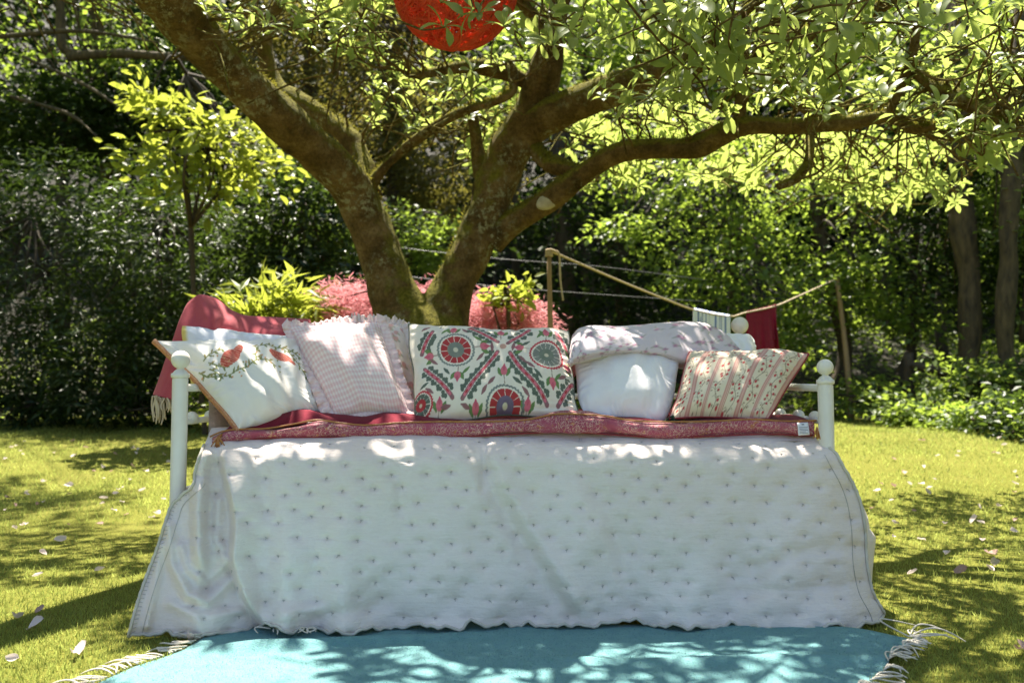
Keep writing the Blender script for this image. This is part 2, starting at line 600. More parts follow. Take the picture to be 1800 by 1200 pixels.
# ------------------------------------------------------------------ grass
def grass(n, name, mat):
    r = np.random.default_rng(11)
    y = 1.75 * (12.2 / 1.75) ** (r.random(n) ** 1.15)
    x = (r.random(n) * 2 - 1) * (0.66 * y + 0.5)
    patch = Wob(21, 2.3, dim=2)(x, y)
    ok = (x > -9.5) & (x < 4.85 + 0.25 * gw(x * .5, y * .5)) & (r.random(n) < 0.72 + 0.22 * patch)
    ok &= ~((np.abs(x + .02) < 1.04) & (y > 2.60) & (y < 3.7))
    # nothing stands up through the rug
    xl, xr = -.80 + (y - 2.76) * .405, np.where(y > 2.48, 1.15 - (y - 2.48) * 1.7, 1.15 - (2.48 - y) * .80)
    ok &= ~((y < 2.74) & (x > xl + .012) & (x < xr - .012))
    ok &= ~((x < -.78) & (x > -1.16) & (y > 2.56) & (y < 2.75))
    x, y = x[ok], y[ok]
    n = len(x)
    z = gz(x, y)
    far = np.clip(y / 4, 0.8, 2.2)
    h = r.uniform(0.010, 0.028, n) * (1 + 0.9 * (r.random(n) < 0.05) * (Wob(24, 3, dim=2)(x, y) > .4)) * np.clip(far, 1, 1.3)
    w = r.uniform(0.0016, 0.0030, n) * far
    a = r.uniform(0, 6.283, n)
    b = r.uniform(0, 6.283, n)
    lean = r.uniform(0.1, 0.9, n) * h
    B = np.stack([x, y, z - 0.004], 1)
    s = np.stack([np.cos(a) * w, np.sin(a) * w, 0 * w], 1)
    T = B + np.stack([np.cos(b) * lean, np.sin(b) * lean, h], 1)
    V = np.stack([B - s, B + s, T], 1).reshape(-1, 3)
    F = np.arange(3 * n).reshape(-1, 3)
    t = np.clip(0.48 + 0.24 * np.repeat(Wob(22, 1.6, dim=2)(x, y), 3) + 0.16 * np.repeat(Wob(23, 6, dim=2)(x, y), 3) + np.repeat(r.normal(0, 0.25, n), 3), 0, 1)
    return tag(mesh_np(name, V, F, mat, attrs={'tint': t}, smooth_=False), kind='stuff',
               label='short sunlit grass blades of the mown lawn', cat='grass')


grass(330000, 'grass', M['lf_grass'])

# ------------------------------------------------------------------ leaf templates (length 1 along +Y, face up +Z)
T_DIAMOND = (np.array([[0, 0, 0], [-.30, .45, .06], [0, 1, -.04], [.30, .45, .06]]), np.array([[0, 3, 2], [0, 2, 1]]))
T_OVAL = (np.array([[0, 0, 0], [-.22, .30, .05], [-.20, .68, .03], [0, 1, -.10], [.20, .68, .03], [.22, .30, .05], [0, .5, -.02]]),
          np.array([[0, 6, 1], [1, 6, 2], [2, 6, 3], [3, 6, 4], [4, 6, 5], [5, 6, 0]]))
T_LANCE = (np.array([[0, 0, 0], [-.11, .40, .03], [0, 1, -.14], [.11, .40, .03], [0, .45, -.01]]),
           np.array([[0, 4, 1], [1, 4, 2], [2, 4, 3], [3, 4, 0]]))
T_THIN = (np.array([[0, 0, 0], [-.07, .5, .02], [0, 1, -.06], [.07, .5, .02]]), np.array([[0, 3, 2], [0, 2, 1]]))


def magnolia_leaf(seed):
    r = np.random.default_rng(seed)
    ts = np.array([0, .14, .34, .56, .78, .93, 1.0])
    ws = np.array([.012, .05, .100, .150, .145, .075, 0.0]) * r.uniform(.88, 1.15)
    droop = r.uniform(.05, .24)
    fold = r.uniform(.15, .38)
    V, F = [], []
    for t, w in zip(ts, ws):
        z = .10 * math.sin(t * 2.6) - droop * t * t
        u = .018 * math.sin(t * 9 + seed)
        V += [[-w, t, z + fold * w + u], [0, t, z], [w, t, z + fold * w - u]]
    for i in range(len(ts) - 1):
        a, b = 3 * i, 3 * i + 3
        F += [[a, a + 1, b + 1, b], [a + 1, a + 2, b + 2, b + 1]]
    F = np.array(F)
    return np.array(V), np.vstack([F[:, [0, 1, 2]], F[:, [0, 2, 3]]])


T_MAG = [magnolia_leaf(i) for i in range(5)]


def place(tmpl, P, D, U, L):
    """copies of a template: base points P, directions D, up hints U, lengths L -> V, F"""
    tv, tf = tmpl
    D = D / (np.linalg.norm(D, axis=1)[:, None] + 1e-9)
    Xa = np.cross(D, U); Xa /= np.linalg.norm(Xa, axis=1)[:, None] + 1e-9
    Za = np.cross(Xa, D)
    V = P[:, None, :] + L[:, None, None] * (tv[None, :, 0, None] * Xa[:, None] + tv[None, :, 1, None] * D[:, None] + tv[None, :, 2, None] * Za[:, None])
    n, k = len(P), len(tv)
    F = tf[None] + (np.arange(n) * k)[:, None, None]
    return V.reshape(-1, 3), F.reshape(-1, tf.shape[1])


def leaf_cloud(r, blobs, tmpl, size, spray=14, srad=0.26, flat=0.28, droop=0.25, shell=0.35):
    """blobs: (cx,cy,cz, rx,ry,rz, n). leaves gathered in tilted flat sprays through each ellipsoid"""
    Vs, Fs, Ts, k = [], [], [], 0
    for cx, cy, cz, rx, ry, rz, n in blobs:
        ns = max(3, int(n / spray))
        d = r.normal(size=(ns, 3)); d /= np.linalg.norm(d, axis=1)[:, None]
        rr = shell + (1 - shell) * r.random(ns) ** 0.6
        lump = 1 + 0.16 * Wob(int(r.integers(1e6)), 3.0)(d[:, 0], d[:, 1], d[:, 2])
        C = np.array([cx, cy, cz]) + d * (rr * lump)[:, None] * np.array([rx, ry, rz])
        out = d * np.array([1, 1, 0.4]) + r.normal(0, 0.35, (ns, 3))
        out[:, 2] -= droop * r.random(ns)
        out /= np.linalg.norm(out, axis=1)[:, None]
        up = np.array([0, 0, 1.0]) + r.normal(0, 0.28, (ns, 3)) + 0.35 * d
        st = r.normal(0.5, 0.22, ns)
        idx = np.repeat(np.arange(ns), spray)
        m = len(idx)
        side = np.cross(out, up); side /= np.linalg.norm(side, axis=1)[:, None] + 1e-9
        nrm = np.cross(side, out)
        a = r.uniform(-1, 1, m) * srad * r.uniform(.6, 1.4, ns)[idx]
        b = r.normal(0, 0.42, m) * srad
        P = C[idx] + out[idx] * a[:, None] + side[idx] * b[:, None] + nrm[idx] * (r.normal(0, flat * srad, m))[:, None]
        D = out[idx] * 0.6 + side[idx] * np.sign(b)[:, None] * 0.8 + r.normal(0, 0.35, (m, 3))
        U = nrm[idx] + r.normal(0, 0.38, (m, 3))
        L = size * r.uniform(0.55, 1.3, m)
        V, F = place(tmpl, P, D, U, L)
        Vs.append(V); Fs.append(F + k); k += len(V)
        Ts.append(np.repeat(np.clip(st[idx] + r.normal(0, 0.16, m), 0, 1), len(tmpl[0])))
    return np.concatenate(Vs), np.concatenate(Fs), np.concatenate(Ts)


def pxblob(px, py, Y, rx, ry, depth, n):
    c = W(px, py, Y)
    return (c[0], c[1], c[2], rx / FPX * Y, depth, ry / FPX * Y, n)


barkw1, barkw2 = Wob(31, 6), Wob(32, 22)
barkw = lambda x, y, z: barkw1(x, y, z) + .6 * barkw2(x, y, z * .4)


def plant(name, label, cat, base, blobs, mat, tmpl, size, trunks=(), bark='bark', group=None, crown='crown', **kw):
    """a tree or shrub: crown of leaves, trunk and branches"""
    bx, by = base
    root = empty(name, (bx, by, float(gz(bx, by))))
    tag(root, label, cat, group)
    r = np.random.default_rng(abs(hash((round(bx, 3), round(by, 3), label))) % 100000 if False else int(abs(bx * 977 + by * 131 + len(label) * 17) * 10) % 100000)
    V, F, t = leaf_cloud(r, blobs, tmpl, size, **kw)
    tag(mesh_np(crown, V, F, mat, root, attrs={'tint': t}, smooth_=False), kind='stuff')
    for i, (pts, rr) in enumerate(trunks):
        mb = MB()
        mb.tube(pts, rr, 14, res=9, wob=barkw, bump=0.10)
        mb.build('trunk' if i == 0 else 'branch', M[bark], root)
    # inner twigs from the trunk into the crown
    if trunks:
        mb = MB()
        tp = np.array(trunks[0][0], float)
        for b in blobs:
            for _ in range(7):
                a = tp[r.integers(len(tp) // 2, len(tp))] if len(tp) > 2 else tp[-1]
                d = r.normal(size=3); d /= np.linalg.norm(d)
                e = np.array(b[:3]) + d * np.array(b[3:6]) * 0.85
                mid = (a + e) / 2 + r.normal(0, 0.12, 3) + np.array([0, 0, 0.10 * np.linalg.norm(e - a)])
                mb.tube([a, mid, e], [0.022, 0.013, 0.004], 5, res=4)
        tag(mb.build('twigs', M[bark], root), kind='stuff')
    return root


def tr(*pts):
    """trunk through (px, py, Y, r_px)"""
    return ([W(a, b, c) for a, b, c, d in pts], [d / FPX * c for a, b, c, d in pts])


def trg(x, y, *pts):
    p, r = tr(*pts)
    return ([np.array([x, y, float(gz(x, y)) - 0.1])] + p, [r[0] * 1.25] + r)


# ------------------------------------------------------------------ shrubs on the left
plant('rhododendron', 'broad dark evergreen shrub filling the left edge behind the lawn', 'shrub', (-5.6, 10.6),
      [pxblob(60, 430, 10.3, 210, 150, 1.0, 6500), pxblob(-60, 600, 10.0, 260, 150, 0.9, 4500), pxblob(130, 620, 9.9, 170, 130, 0.8, 4500)],
      M['lf_rhod'], T_LANCE, 0.125, trunks=[trg(-5.6, 10.6, (100, 640, 10.5, 9), (80, 480, 10.4, 6), (60, 380, 10.3, 3))], spray=9, srad=.17)
plant('rhododendron', 'tall dark evergreen shrub left of the bed, behind the rose throw', 'shrub', (-4.0, 10.0),
      [pxblob(290, 430, 9.9, 150, 150, 0.9, 6000), pxblob(350, 600, 9.5, 150, 150, 0.7, 6000), pxblob(220, 640, 9.4, 120, 110, 0.6, 3500)],
      M['lf_rhod'], T_LANCE, 0.115, trunks=[trg(-4.0, 10.0, (310, 640, 10, 9), (300, 480, 10, 6), (290, 380, 10, 3))], spray=9, srad=.17)
plant('laurel', 'glossy shrub with leaves glinting white beside the left limb', 'shrub', (-2.3, 10.4),
      [pxblob(530, 400, 10.2, 105, 120, 0.7, 4200), pxblob(520, 520, 9.8, 110, 80, 0.6, 2600)],
      M['lf_rhod'], T_OVAL, 0.10, trunks=[trg(-2.3, 10.4, (540, 560, 10.3, 7), (530, 400, 10.3, 4), (520, 330, 10.3, 3))], spray=9, srad=.16)
plant('sapling', 'thin sapling with lime green leaves in front of the dark gap', 'tree', (-3.1, 8.7),
      [pxblob(310, 205, 8.6, 80, 40, 0.5, 260), pxblob(390, 245, 8.5, 115, 26, 0.5, 330), pxblob(300, 285, 8.6, 80, 16, 0.45, 150), pxblob(440, 290, 8.6, 65, 30, 0.4, 170), pxblob(345, 335, 8.5, 75, 14, 0.4, 130)],
      M['lf_lime'], T_OVAL, 0.145, trunks=[trg(-3.1, 8.7, (345, 600, 8.7, 4), (335, 400, 8.6, 4), (322, 230, 8.6, 3), (328, 130, 8.6, 2))], spray=7, srad=.24, flat=.08, droop=.1)
plant('oak', 'overhanging tree with scattered small leaves at the top left', 'tree', (-6.2, 13.5),
      [pxblob(120, 60, 13, 260, 95, 1.4, 1300), pxblob(250, 110, 12.4, 120, 60, 1.0, 420), pxblob(20, 190, 12.6, 130, 60, 1.0, 200), pxblob(60, -140, 13, 380, 130, 2.0, 1200), (-7.6, 11.5, 9.6, 3.0, 3.0, 1.7, 7500), (-7.5, 8.6, 9.0, 2.6, 2.0, 1.4, 3000), (-4.5, 8.1, 8.6, 1.7, 1.9, 0.9, 3000)],  # final blobs, unseen above the frame, are added to shade hedge and lawn
      M['lf_green'], T_DIAMOND, 0.115,
      trunks=[trg(-6.2, 13.5, (210, 500, 13.5, 20), (190, 250, 13.5, 16), (170, 30, 13.4, 13), (150, -200, 13.3, 9)),
              tr((120, 100, 11.8, 9), (200, 95, 11.7, 9), (300, 100, 11.6, 7), (420, 104, 11.5, 4)),
              tr((106, -30, 11.8, 7), (106, 40, 11.8, 7), (112, 85, 11.8, 8), (140, 97, 11.8, 8)),
              tr((40, 100, 11.4, 3), (150, 150, 11.2, 3), (240, 210, 11, 2)), tr((20, 170, 11.4, 3), (120, 200, 11.2, 3), (170, 240, 11, 2)),
              tr((0, 65, 11.6, 4), (140, 55, 11.4, 4), (280, 75, 11.3, 2))], bark='bark2', srad=.3)
plant('evergreen', 'dark evergreen tree in shade at the upper left, behind the lime sapling', 'tree', (-6.6, 12.6),  # added dark foliage, stands in for the deep shade of the gap
      [pxblob(110, 215, 12.4, 190, 75, 0.9, 4200), pxblob(300, 160, 12.8, 150, 90, 0.8, 2600)],
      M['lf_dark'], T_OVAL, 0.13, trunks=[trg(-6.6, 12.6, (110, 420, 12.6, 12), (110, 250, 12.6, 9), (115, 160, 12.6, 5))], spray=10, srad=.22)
# ------------------------------------------------------------------ middle
plant('yew', 'brownish green conifer mass seen between the two trunk stems', 'tree', (-2.2, 15.5),
      [pxblob(610, 180, 14.8, 190, 220, 1.6, 9000), pxblob(770, 300, 14.6, 130, 170, 1.4, 6500), pxblob(660, -60, 15, 260, 150, 1.8, 4500), pxblob(520, 60, 14.4, 110, 110, 1.0, 2500)],
      M['lf_yew'], T_DIAMOND, 0.10, trunks=[trg(-2.2, 15.5, (700, 420, 15.4, 22), (690, 200, 15.3, 17), (680, -60, 15.2, 12)),
      tr((560, 330, 15, 14), (545, 150, 15, 12), (540, -40, 15, 9)), tr((560, 70, 14, 7), (700, 50, 14.2, 6), (800, 90, 14, 4))], srad=.24, droop=.5)
plant('holly', 'dark green bush low between the trunk stems, above the red maple', 'shrub', (-1.3, 12.6),
      [pxblob(680, 420, 12.3, 95, 60, 0.7, 1900), pxblob(780, 440, 12.3, 70, 55, 0.6, 1300)],
      M['lf_green'], T_DIAMOND, 0.085, trunks=[trg(-1.3, 12.6, (720, 520, 12.5, 5), (715, 400, 12.5, 3))], srad=.2)
plant('evergreen', 'shadowed evergreen behind the washing line post', 'shrub', (1.0, 14.2),
      [pxblob(1010, 420, 14, 150, 120, 0.9, 2600), pxblob(960, 560, 13.6, 160, 60, 0.8, 1500), pxblob(1150, 520, 13.8, 110, 80, 0.8, 1200)],
      M['lf_dark'], T_DIAMOND, 0.10, trunks=[trg(1.0, 14.2, (1000, 560, 14.2, 16), (990, 380, 14.2, 15), (985, 200, 14.2, 12)),
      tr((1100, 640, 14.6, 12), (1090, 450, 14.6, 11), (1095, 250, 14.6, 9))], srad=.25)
# ------------------------------------------------------------------ right
plant('hazel', 'bright green hazel in sun behind the washing line', 'tree', (3.0, 12.8),
      [pxblob(1180, 300, 12.6, 150, 90, 0.9, 1700), pxblob(1320, 330, 12.2, 150, 110, 0.9, 1900), pxblob(1270, 460, 12.0, 160, 90, 0.8, 1800), pxblob(1400, 520, 11.9, 130, 90, 0.7, 1400),
       pxblob(1110, 405, 11.8, 90, 22, 0.4, 420), pxblob(1330, 600, 12, 130, 50, .6, 1300)],
      M['lf_green'], T_DIAMOND, 0.105, trunks=[trg(3.0, 12.8, (1290, 560, 12.8, 10), (1280, 400, 12.8, 8), (1270, 200, 12.7, 6))], srad=.26, droop=.4)
plant('ash', 'slim dark trunked tree behind the right washing line pole', 'tree', (4.3, 12.3),
      [pxblob(1520, 330, 12.2, 110, 110, 0.9, 1200), pxblob(1540, 480, 11.6, 110, 90, 0.8, 1200), pxblob(1600, 560, 11.4, 90, 50, 0.6, 700)],
      M['lf_green'], T_DIAMOND, 0.10, trunks=[trg(4.3, 12.3, (1485, 640, 12.2, 13), (1465, 520, 12.2, 12), (1440, 400, 12.2, 11), (1425, 250, 12.2, 9), (1400, 0, 12.3, 8)),
      tr((1468, 530, 12.2, 6), (1500, 420, 12, 5), (1520, 300, 12, 4))], srad=.25)
plant('alder', 'stout trunk standing left of the pair at the right edge', 'tree', (5.75, 10.9),
      [pxblob(1640, 300, 11.2, 100, 90, 0.8, 1300), pxblob(1700, 470, 11.6, 120, 100, 0.8, 1500), pxblob(1690, 160, 11.2, 150, 90, 0.9, 1600)],
      M['lf_dark'], T_DIAMOND, 0.10, trunks=[trg(5.75, 10.9, (1702, 600, 10.9, 20), (1700, 480, 10.9, 19), (1690, 350, 10.9, 18), (1685, 100, 11, 15), (1690, -100, 11, 12))], bark='bark2', srad=.25)
plant('alder', 'pale olive trunk leaning at the far right edge', 'tree', (6.1, 10.4),
      [pxblob(1800, 380, 10.9, 100, 110, 0.8, 1500), pxblob(1790, 180, 10.9, 120, 120, 0.9, 1700), pxblob(1840, 560, 11, 80, 80, 0.6, 800)],
      M['lf_green'], T_DIAMOND, 0.10, trunks=[trg(6.1, 10.4, (1768, 620, 10.4, 17), (1772, 480, 10.4, 16), (1776, 350, 10.4, 15), (1790, 100, 10.5, 13), (1800, -80, 10.5, 10)),
      tr((1800, 600, 10.8, 9), (1812, 400, 10.8, 8), (1795, 200, 10.8, 7))], bark='bark2', srad=.25)
plant('holly', 'dark glossy holly hanging below the bright canopy on the right', 'tree', (5.0, 11.6),
      [pxblob(1620, 400, 11.9, 110, 110, 0.7, 2200), pxblob(1740, 340, 12.2, 100, 90, 0.7, 1700)],
      M['lf_rhod'], T_OVAL, 0.085, trunks=[trg(5.0, 11.6, (1600, 620, 11.8, 9), (1600, 640, 11.8, 9), (1605, 500, 11.8, 7), (1615, 350, 11.8, 5))], srad=.2)
# low growth along the lawn
low = [(1530, 700, 11.0, 70, 36, 900), (1620, 725, 9.9, 85, 42, 1200), (1720, 740, 8.9, 85, 46, 1300), (1820, 745, 8.1, 90, 60, 1300), (1700, 670, 10.2, 110, 34, 1100), (1455, 705, 12.0, 45, 36, 500)]
words_low = ['low leafy ground shrub at the foot of the right washing line pole', 'low leafy shrub spilling onto the lawn right of the bed post',
             'low bramble clump at the lawn edge under the stout trunk', 'dark leafy clump at the right end of the lawn edge',
             'fringe of ground shrubs on the bank between the right trunks', 'small shrub behind the right bed post']
for (px, py, Y, rx, ry, n), lab in zip(low, words_low):
    c = W(px, py, Y)
    plant('bramble', lab, 'shrub', (c[0], c[1]), [pxblob(px, py, Y, rx, ry, 0.55, n)], M['lf_green' if Y != 8.1 else 'lf_rhod'], T_DIAMOND, 0.085,
          trunks=[([np.array([c[0], c[1], float(gz(c[0], c[1])) - .05]), c], [.012, .006])], srad=.16, crown='foliage', group='low shrubs along the right lawn edge')
for (px, py, Y, rx, ry, n), lab in zip([(60, 715, 9.7, 140, 34, 1100), (240, 720, 9.3, 110, 32, 900), (400, 700, 9.1, 60, 46, 700)],
                                       ['shaded ground plants under the evergreen at the far left', 'shaded ferny growth at the lawn edge left of the bed',
                                        'leafy weeds behind the fringe of the rose throw']):
    c = W(px, py, Y)
    plant('undergrowth_plant', lab, 'plant', (c[0], c[1]), [pxblob(px, py, Y, rx, ry, 0.5, n)], M['lf_green' if px > 300 else 'lf_dark'], T_OVAL, 0.085,
          trunks=[([np.array([c[0], c[1], float(gz(c[0], c[1])) - .05]), c], [.010, .005])], srad=.16, crown='foliage', group='low plants along the left lawn edge')
# ground cover on the bank
r = np.random.default_rng(51)
n = 42000
x, y = r.uniform(-9, 11, n), r.uniform(4.5, 17, n)
ok = np.maximum(x - 4.85 - .25 * gw(x * .5, y * .5), y - 12.05) > 0
x, y = x[ok], y[ok]
P = np.stack([x, y, gz(x, y) + r.uniform(-.02, .22, len(x)) ** 1], 1)
D = r.normal(size=P.shape); D[:, 2] *= .3
V, F = place(T_DIAMOND, P, D, np.array([0, 0, 1.]) + r.normal(0, .35, P.shape), r.uniform(.05, .13, len(P)))
tag(mesh_np('ground_ivy', V, F, M['lf_green'], attrs={'tint': np.repeat(np.clip(r.normal(.3, .3, len(P)), 0, 1), 4)}, smooth_=False),
    'low green ground cover spread over the wooded bank', 'ground cover', kind='stuff')
# fallen branch on the right bank
mb = MB(); mb.tube(*tr((1600, 640, 10.6, 6), (1680, 660, 10.4, 7), (1760, 690, 10.1, 6), (1830, 720, 9.8, 5)), 8, res=5, wob=barkw, bump=.12)
tag(mb.build('fallen_branch', M['bark']), 'fallen branch lying across the bank under the right trunks', 'branch')
mb = MB(); mb.tube([W(1598, 720, 10.8), W(1597, 620, 10.8)], [.075, .065], 10, res=4, wob=barkw, bump=.12)
tag(mb.build('tree_stump', M['bark']), 'short broken stump on the bank right of the pole', 'stump')

# red maples, pale shrub, lime plant
plant('red_maple', 'feathery red maple left of the tree trunk', 'shrub', (-1.25, 7.6),
      [pxblob(640, 545, 7.5, 75, 45, 0.45, 6500), pxblob(645, 640, 7.5, 95, 75, 0.5, 3500)], M['lf_acer'], T_THIN, 0.075,
      trunks=[trg(-1.25, 7.6, (640, 600, 7.6, 5), (640, 540, 7.6, 3))], spray=18, srad=.13, droop=.5)
plant('red_maple', 'feathery red maple right of the tree trunk behind the patterned cushion', 'shrub', (-0.15, 7.8),
      [pxblob(880, 565, 7.6, 95, 50, 0.55, 9500), pxblob(760, 545, 7.9, 60, 45, 0.5, 4500), pxblob(850, 650, 7.7, 125, 75, 0.6, 4500)], M['lf_acer'], T_THIN, 0.075,
      trunks=[trg(-0.15, 7.8, (860, 610, 7.7, 6), (850, 560, 7.7, 3))], spray=18, srad=.13, droop=.5)
plant('pieris', 'pale green long leaved shrub above the rose throw', 'shrub', (-2.0, 7.3),
      [pxblob(485, 545, 7.2, 80, 45, 0.4, 700), pxblob(440, 570, 7.0, 50, 30, 0.3, 250), pxblob(485, 660, 7.2, 85, 75, 0.35, 650)], M['lf_lime'], T_LANCE, 0.19,
      trunks=[trg(-2.0, 7.3, (490, 620, 7.2, 4), (490, 560, 7.2, 3))], spray=8, srad=.12, droop=-.6)
plant('hydrangea', 'lime green leafy sprig rising from the red maple', 'plant', (-0.05, 7.3),
      [pxblob(895, 520, 7.2, 42, 18, 0.22, 150)], M['lf_lime'], T_OVAL, 0.12, trunks=[trg(-0.05, 7.3, (895, 600, 7.2, 2), (895, 530, 7.2, 2))], spray=6, srad=.1)

# ------------------------------------------------------------------ the far wood: one mass
r = np.random.default_rng(5)
bl = []
for px in range(-300, 2200, 130):
    Y = r.uniform(17, 22)
    for py, k in ((580, 1300), (400, 1900), (180, 2200), (-60, 1700)):
        bl.append(pxblob(px + r.uniform(-60, 60), py + r.uniform(-50, 50), Y + (560 - py) / 250.0, 190, 170, 1.8, k))
V, F, t = leaf_cloud(r, bl, T_DIAMOND, 0.22, srad=.5)
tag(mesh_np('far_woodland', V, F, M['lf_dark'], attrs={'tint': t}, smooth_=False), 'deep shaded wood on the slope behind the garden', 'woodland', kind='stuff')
bl = []
for px in range(930, 2000, 120):
    bl.append(pxblob(px, 90 + r.uniform(-70, 70), r.uniform(15.5, 17), 150, 120, 1.3, 1500))
V, F, t = leaf_cloud(r, bl, T_DIAMOND, 0.17, srad=.45)
tag(mesh_np('sunlit_treetops', V, F, M['lf_green'], attrs={'tint': t}, smooth_=False), 'sunlit green treetops behind the spreading canopy on the right', 'woodland', kind='stuff')
# the wood goes on round both sides of the garden, beyond the frame
bl = []
for y in np.arange(-2, 16, 2.2):
    bl.append((-12.5 + r.uniform(-1, 1), y, 3.2 + r.uniform(-.6, .6), 2.0, 1.9, 3.4, 1500))
    bl.append((-13.5 + r.uniform(-1, 1), y, 8.0, 2.4, 2.2, 3.0, 1100))
    if y < 7:
        bl.append((10.5 + r.uniform(-1, 1), y, 4.0 + r.uniform(-.6, .6), 2.0, 1.9, 3.2, 1500))
        bl.append((12.5 + r.uniform(-1, 1), y, 8.5, 2.4, 2.2, 3.0, 1100))
    else:
        bl.append((11.5 + r.uniform(-1, 1), y + .8, 5.0 + r.uniform(-.6, .6), 2.0, 1.9, 3.2, 1500))
V, F, t = leaf_cloud(r, bl, T_DIAMOND, 0.20, srad=.45)
tag(mesh_np('side_woodland', V, F, M['lf_green'], attrs={'tint': t}, smooth_=False), 'green wood closing in the garden at both sides', 'woodland', kind='stuff')
for i, (px, Y, rp, lean) in enumerate([(430, 17, 10, 8), (600, 19, 13, -6), (905, 17.5, 9, 5), (1035, 16.5, 13, -4), (1180, 18, 9, 6), (1560, 16, 9, -8), (1655, 14.5, 10, 7)]):
    c = W(px, 600, Y)
    lab = ['slender trunk in the shade left of the main tree', 'dark trunk deep in the wood left of the stems', 'dark trunk seen just right of the right stem',
           'thick shadowed trunk right of the washing line post', 'thin trunk behind the hanging rope', 'thin far trunk right of the pole', 'far trunk beside the stout one'][i]
    root = tag(empty('forest_tree', (c[0], c[1], float(gz(c[0], c[1])))), lab, 'tree', 'trunks in the shade of the far wood')
    mb = MB()
    p, rr = trg(c[0], c[1], (px, 560, Y, rp), (px + lean, 300, Y, rp * .9), (px + 2 * lean, 0, Y, rp * .75), (px + 3 * lean, -300, Y, rp * .6))
    mb.tube(p, rr, 9, res=5, wob=barkw, bump=.1)
    mb.build('trunk', M['bark'], root)
    for k in range(5):
        mb = MB()
        a = W(px + lean * 1.5, r.uniform(-100, 450), Y)
        e = a + np.array([r.uniform(-1.6, 1.6), r.uniform(-.6, .6), r.uniform(-.2, .7)])
        mb.tube([a, (a + e) / 2 + [0, 0, .15], e], [.03, .02, .006], 5, res=3)
        mb.build('branch', M['bark'], root)

# ================================================================== the spreading magnolia
tree = tag(empty('magnolia_tree', W(745, 0, 5.2) * [1, 1, 0] + [0, 0, float(gz(-.5, 5.2))]),
           'mossy two stemmed magnolia tree spreading over the day bed', 'tree')
bw1, bw2 = Wob(41, 9, n=12), Wob(42, 34, n=14)
bw = lambda x, y, z: bw1(x, y, z) + .38 * bw2(x, y, z)
LIMBS = []
TREEBASE = np.array([(745 - 900) / 1500 * 5.2, 5.2, float(gz(-.5, 5.2)) - .1])


def limb(name, pts, res=12, seg=26, bump=.075, mat='magnolia_bark', parent=None, pre=None):
    p, rr = tr(*pts)
    if pre is not None:
        p, rr = pre[0] + p, pre[1] + rr
    mb = MB()
    mb.tube(p, rr, seg, res=res, wob=bw, bump=bump)
    P, R = catmull(np.array(p), np.array(rr), 6)
    LIMBS.append((P, R))
    return mb.build(name, M[mat], parent or tree)


# trunk: both stems fused by a remesh where they meet
mb = MB()
left = [(735, 660, 5.2, 82), (722, 590, 5.2, 66), (702, 535, 5.2, 46), (682, 490, 5.2, 39), (664, 440, 5.2, 38), (646, 390, 5.18, 40), (622, 338, 5.12, 39), (588, 298, 5.0, 37),
        (540, 255, 4.85, 36), (472, 190, 4.6, 39), (402, 125, 4.4, 41), (345, 62, 4.2, 44), (292, 0, 4.0, 49), (235, -75, 3.8, 50), (165, -160, 3.6, 47), (70, -250, 3.4, 42)]
right = [(752, 660, 5.2, 80), (765, 590, 5.2, 64), (784, 540, 5.2, 46), (803, 495, 5.2, 39), (824, 450, 5.2, 37), (845, 400, 5.2, 38), (864, 352, 5.2, 38), (882, 300, 5.2, 37), (904, 250, 5.18, 36), (928, 208, 5.15, 34)]
for s in (left, right):
    p, rr = tr(*s)
    p, rr = [TREEBASE] + p, [.34] + rr
    mb.tube(p, rr, 40, res=16, wob=bw, bump=.075)
    LIMBS.append(catmull(np.array(p), np.array(rr), 6))
mb.tube([TREEBASE, W(742, 700, 5.2), W(742, 600, 5.2), W(739, 555, 5.2), W(738, 535, 5.2)], [.36, .29, .24, .19, .12], 24, res=6, wob=bw, bump=.05)
trunk = mb.build('trunk', M['magnolia_bark'], tree)
rm = trunk.modifiers.new('fuse', 'REMESH'); rm.mode = 'VOXEL'; rm.voxel_size = 0.011; rm.use_smooth_shade = True
sm = trunk.modifiers.new('soften', 'SMOOTH'); sm.iterations = 2; sm.factor = 0.4

limb('limb', [(925, 215, 5.15, 30), (948, 165, 5.1, 31), (962, 115, 5.0, 29), (972, 65, 4.9, 23), (984, 10, 4.8, 19), (1000, -60, 4.7, 16), (1060, -150, 4.5, 17), (1150, -240, 4.2, 12)])
limb('limb', [(905, 245, 5.17, 30), (950, 213, 5.1, 31), (1000, 188, 5.0, 30), (1060, 164, 4.9, 28), (1130, 140, 4.8, 27), (1200, 112, 4.7, 25), (1262, 92, 4.6, 23), (1340, 84, 4.5, 20), (1420, 62, 4.4, 16), (1500, 36, 4.3, 12), (1590, -10, 4.2, 9)])
limb('limb', [(862, 420, 5.2, 30), (890, 398, 5.17, 25), (925, 377, 5.1, 22), (965, 352, 5.0, 22), (1012, 316, 4.9, 20), (1060, 283, 4.8, 19), (1105, 265, 4.7, 19), (1160, 261, 4.62, 19), (1220, 260, 4.55, 19), (1265, 238, 4.5, 20),
              (1310, 222, 4.45, 17), (1400, 222, 4.4, 14), (1490, 216, 4.35, 13), (1560, 206, 4.3, 12), (1605, 226, 4.25, 9), (1645, 222, 4.2, 6)])
limb('limb', [(1298, 235, 4.46, 13), (1302, 180, 4.45, 10), (1304, 130, 4.45, 9), (1307, 80, 4.5, 9), (1318, 30, 4.5, 6)], seg=12)
limb('limb', [(1335, 140, 4.5, 8), (1375, 136, 4.7, 12), (1400, 160, 4.75, 14), (1425, 190, 4.8, 13), (1470, 204, 4.85, 9), (1520, 214, 4.9, 6)], seg=12)
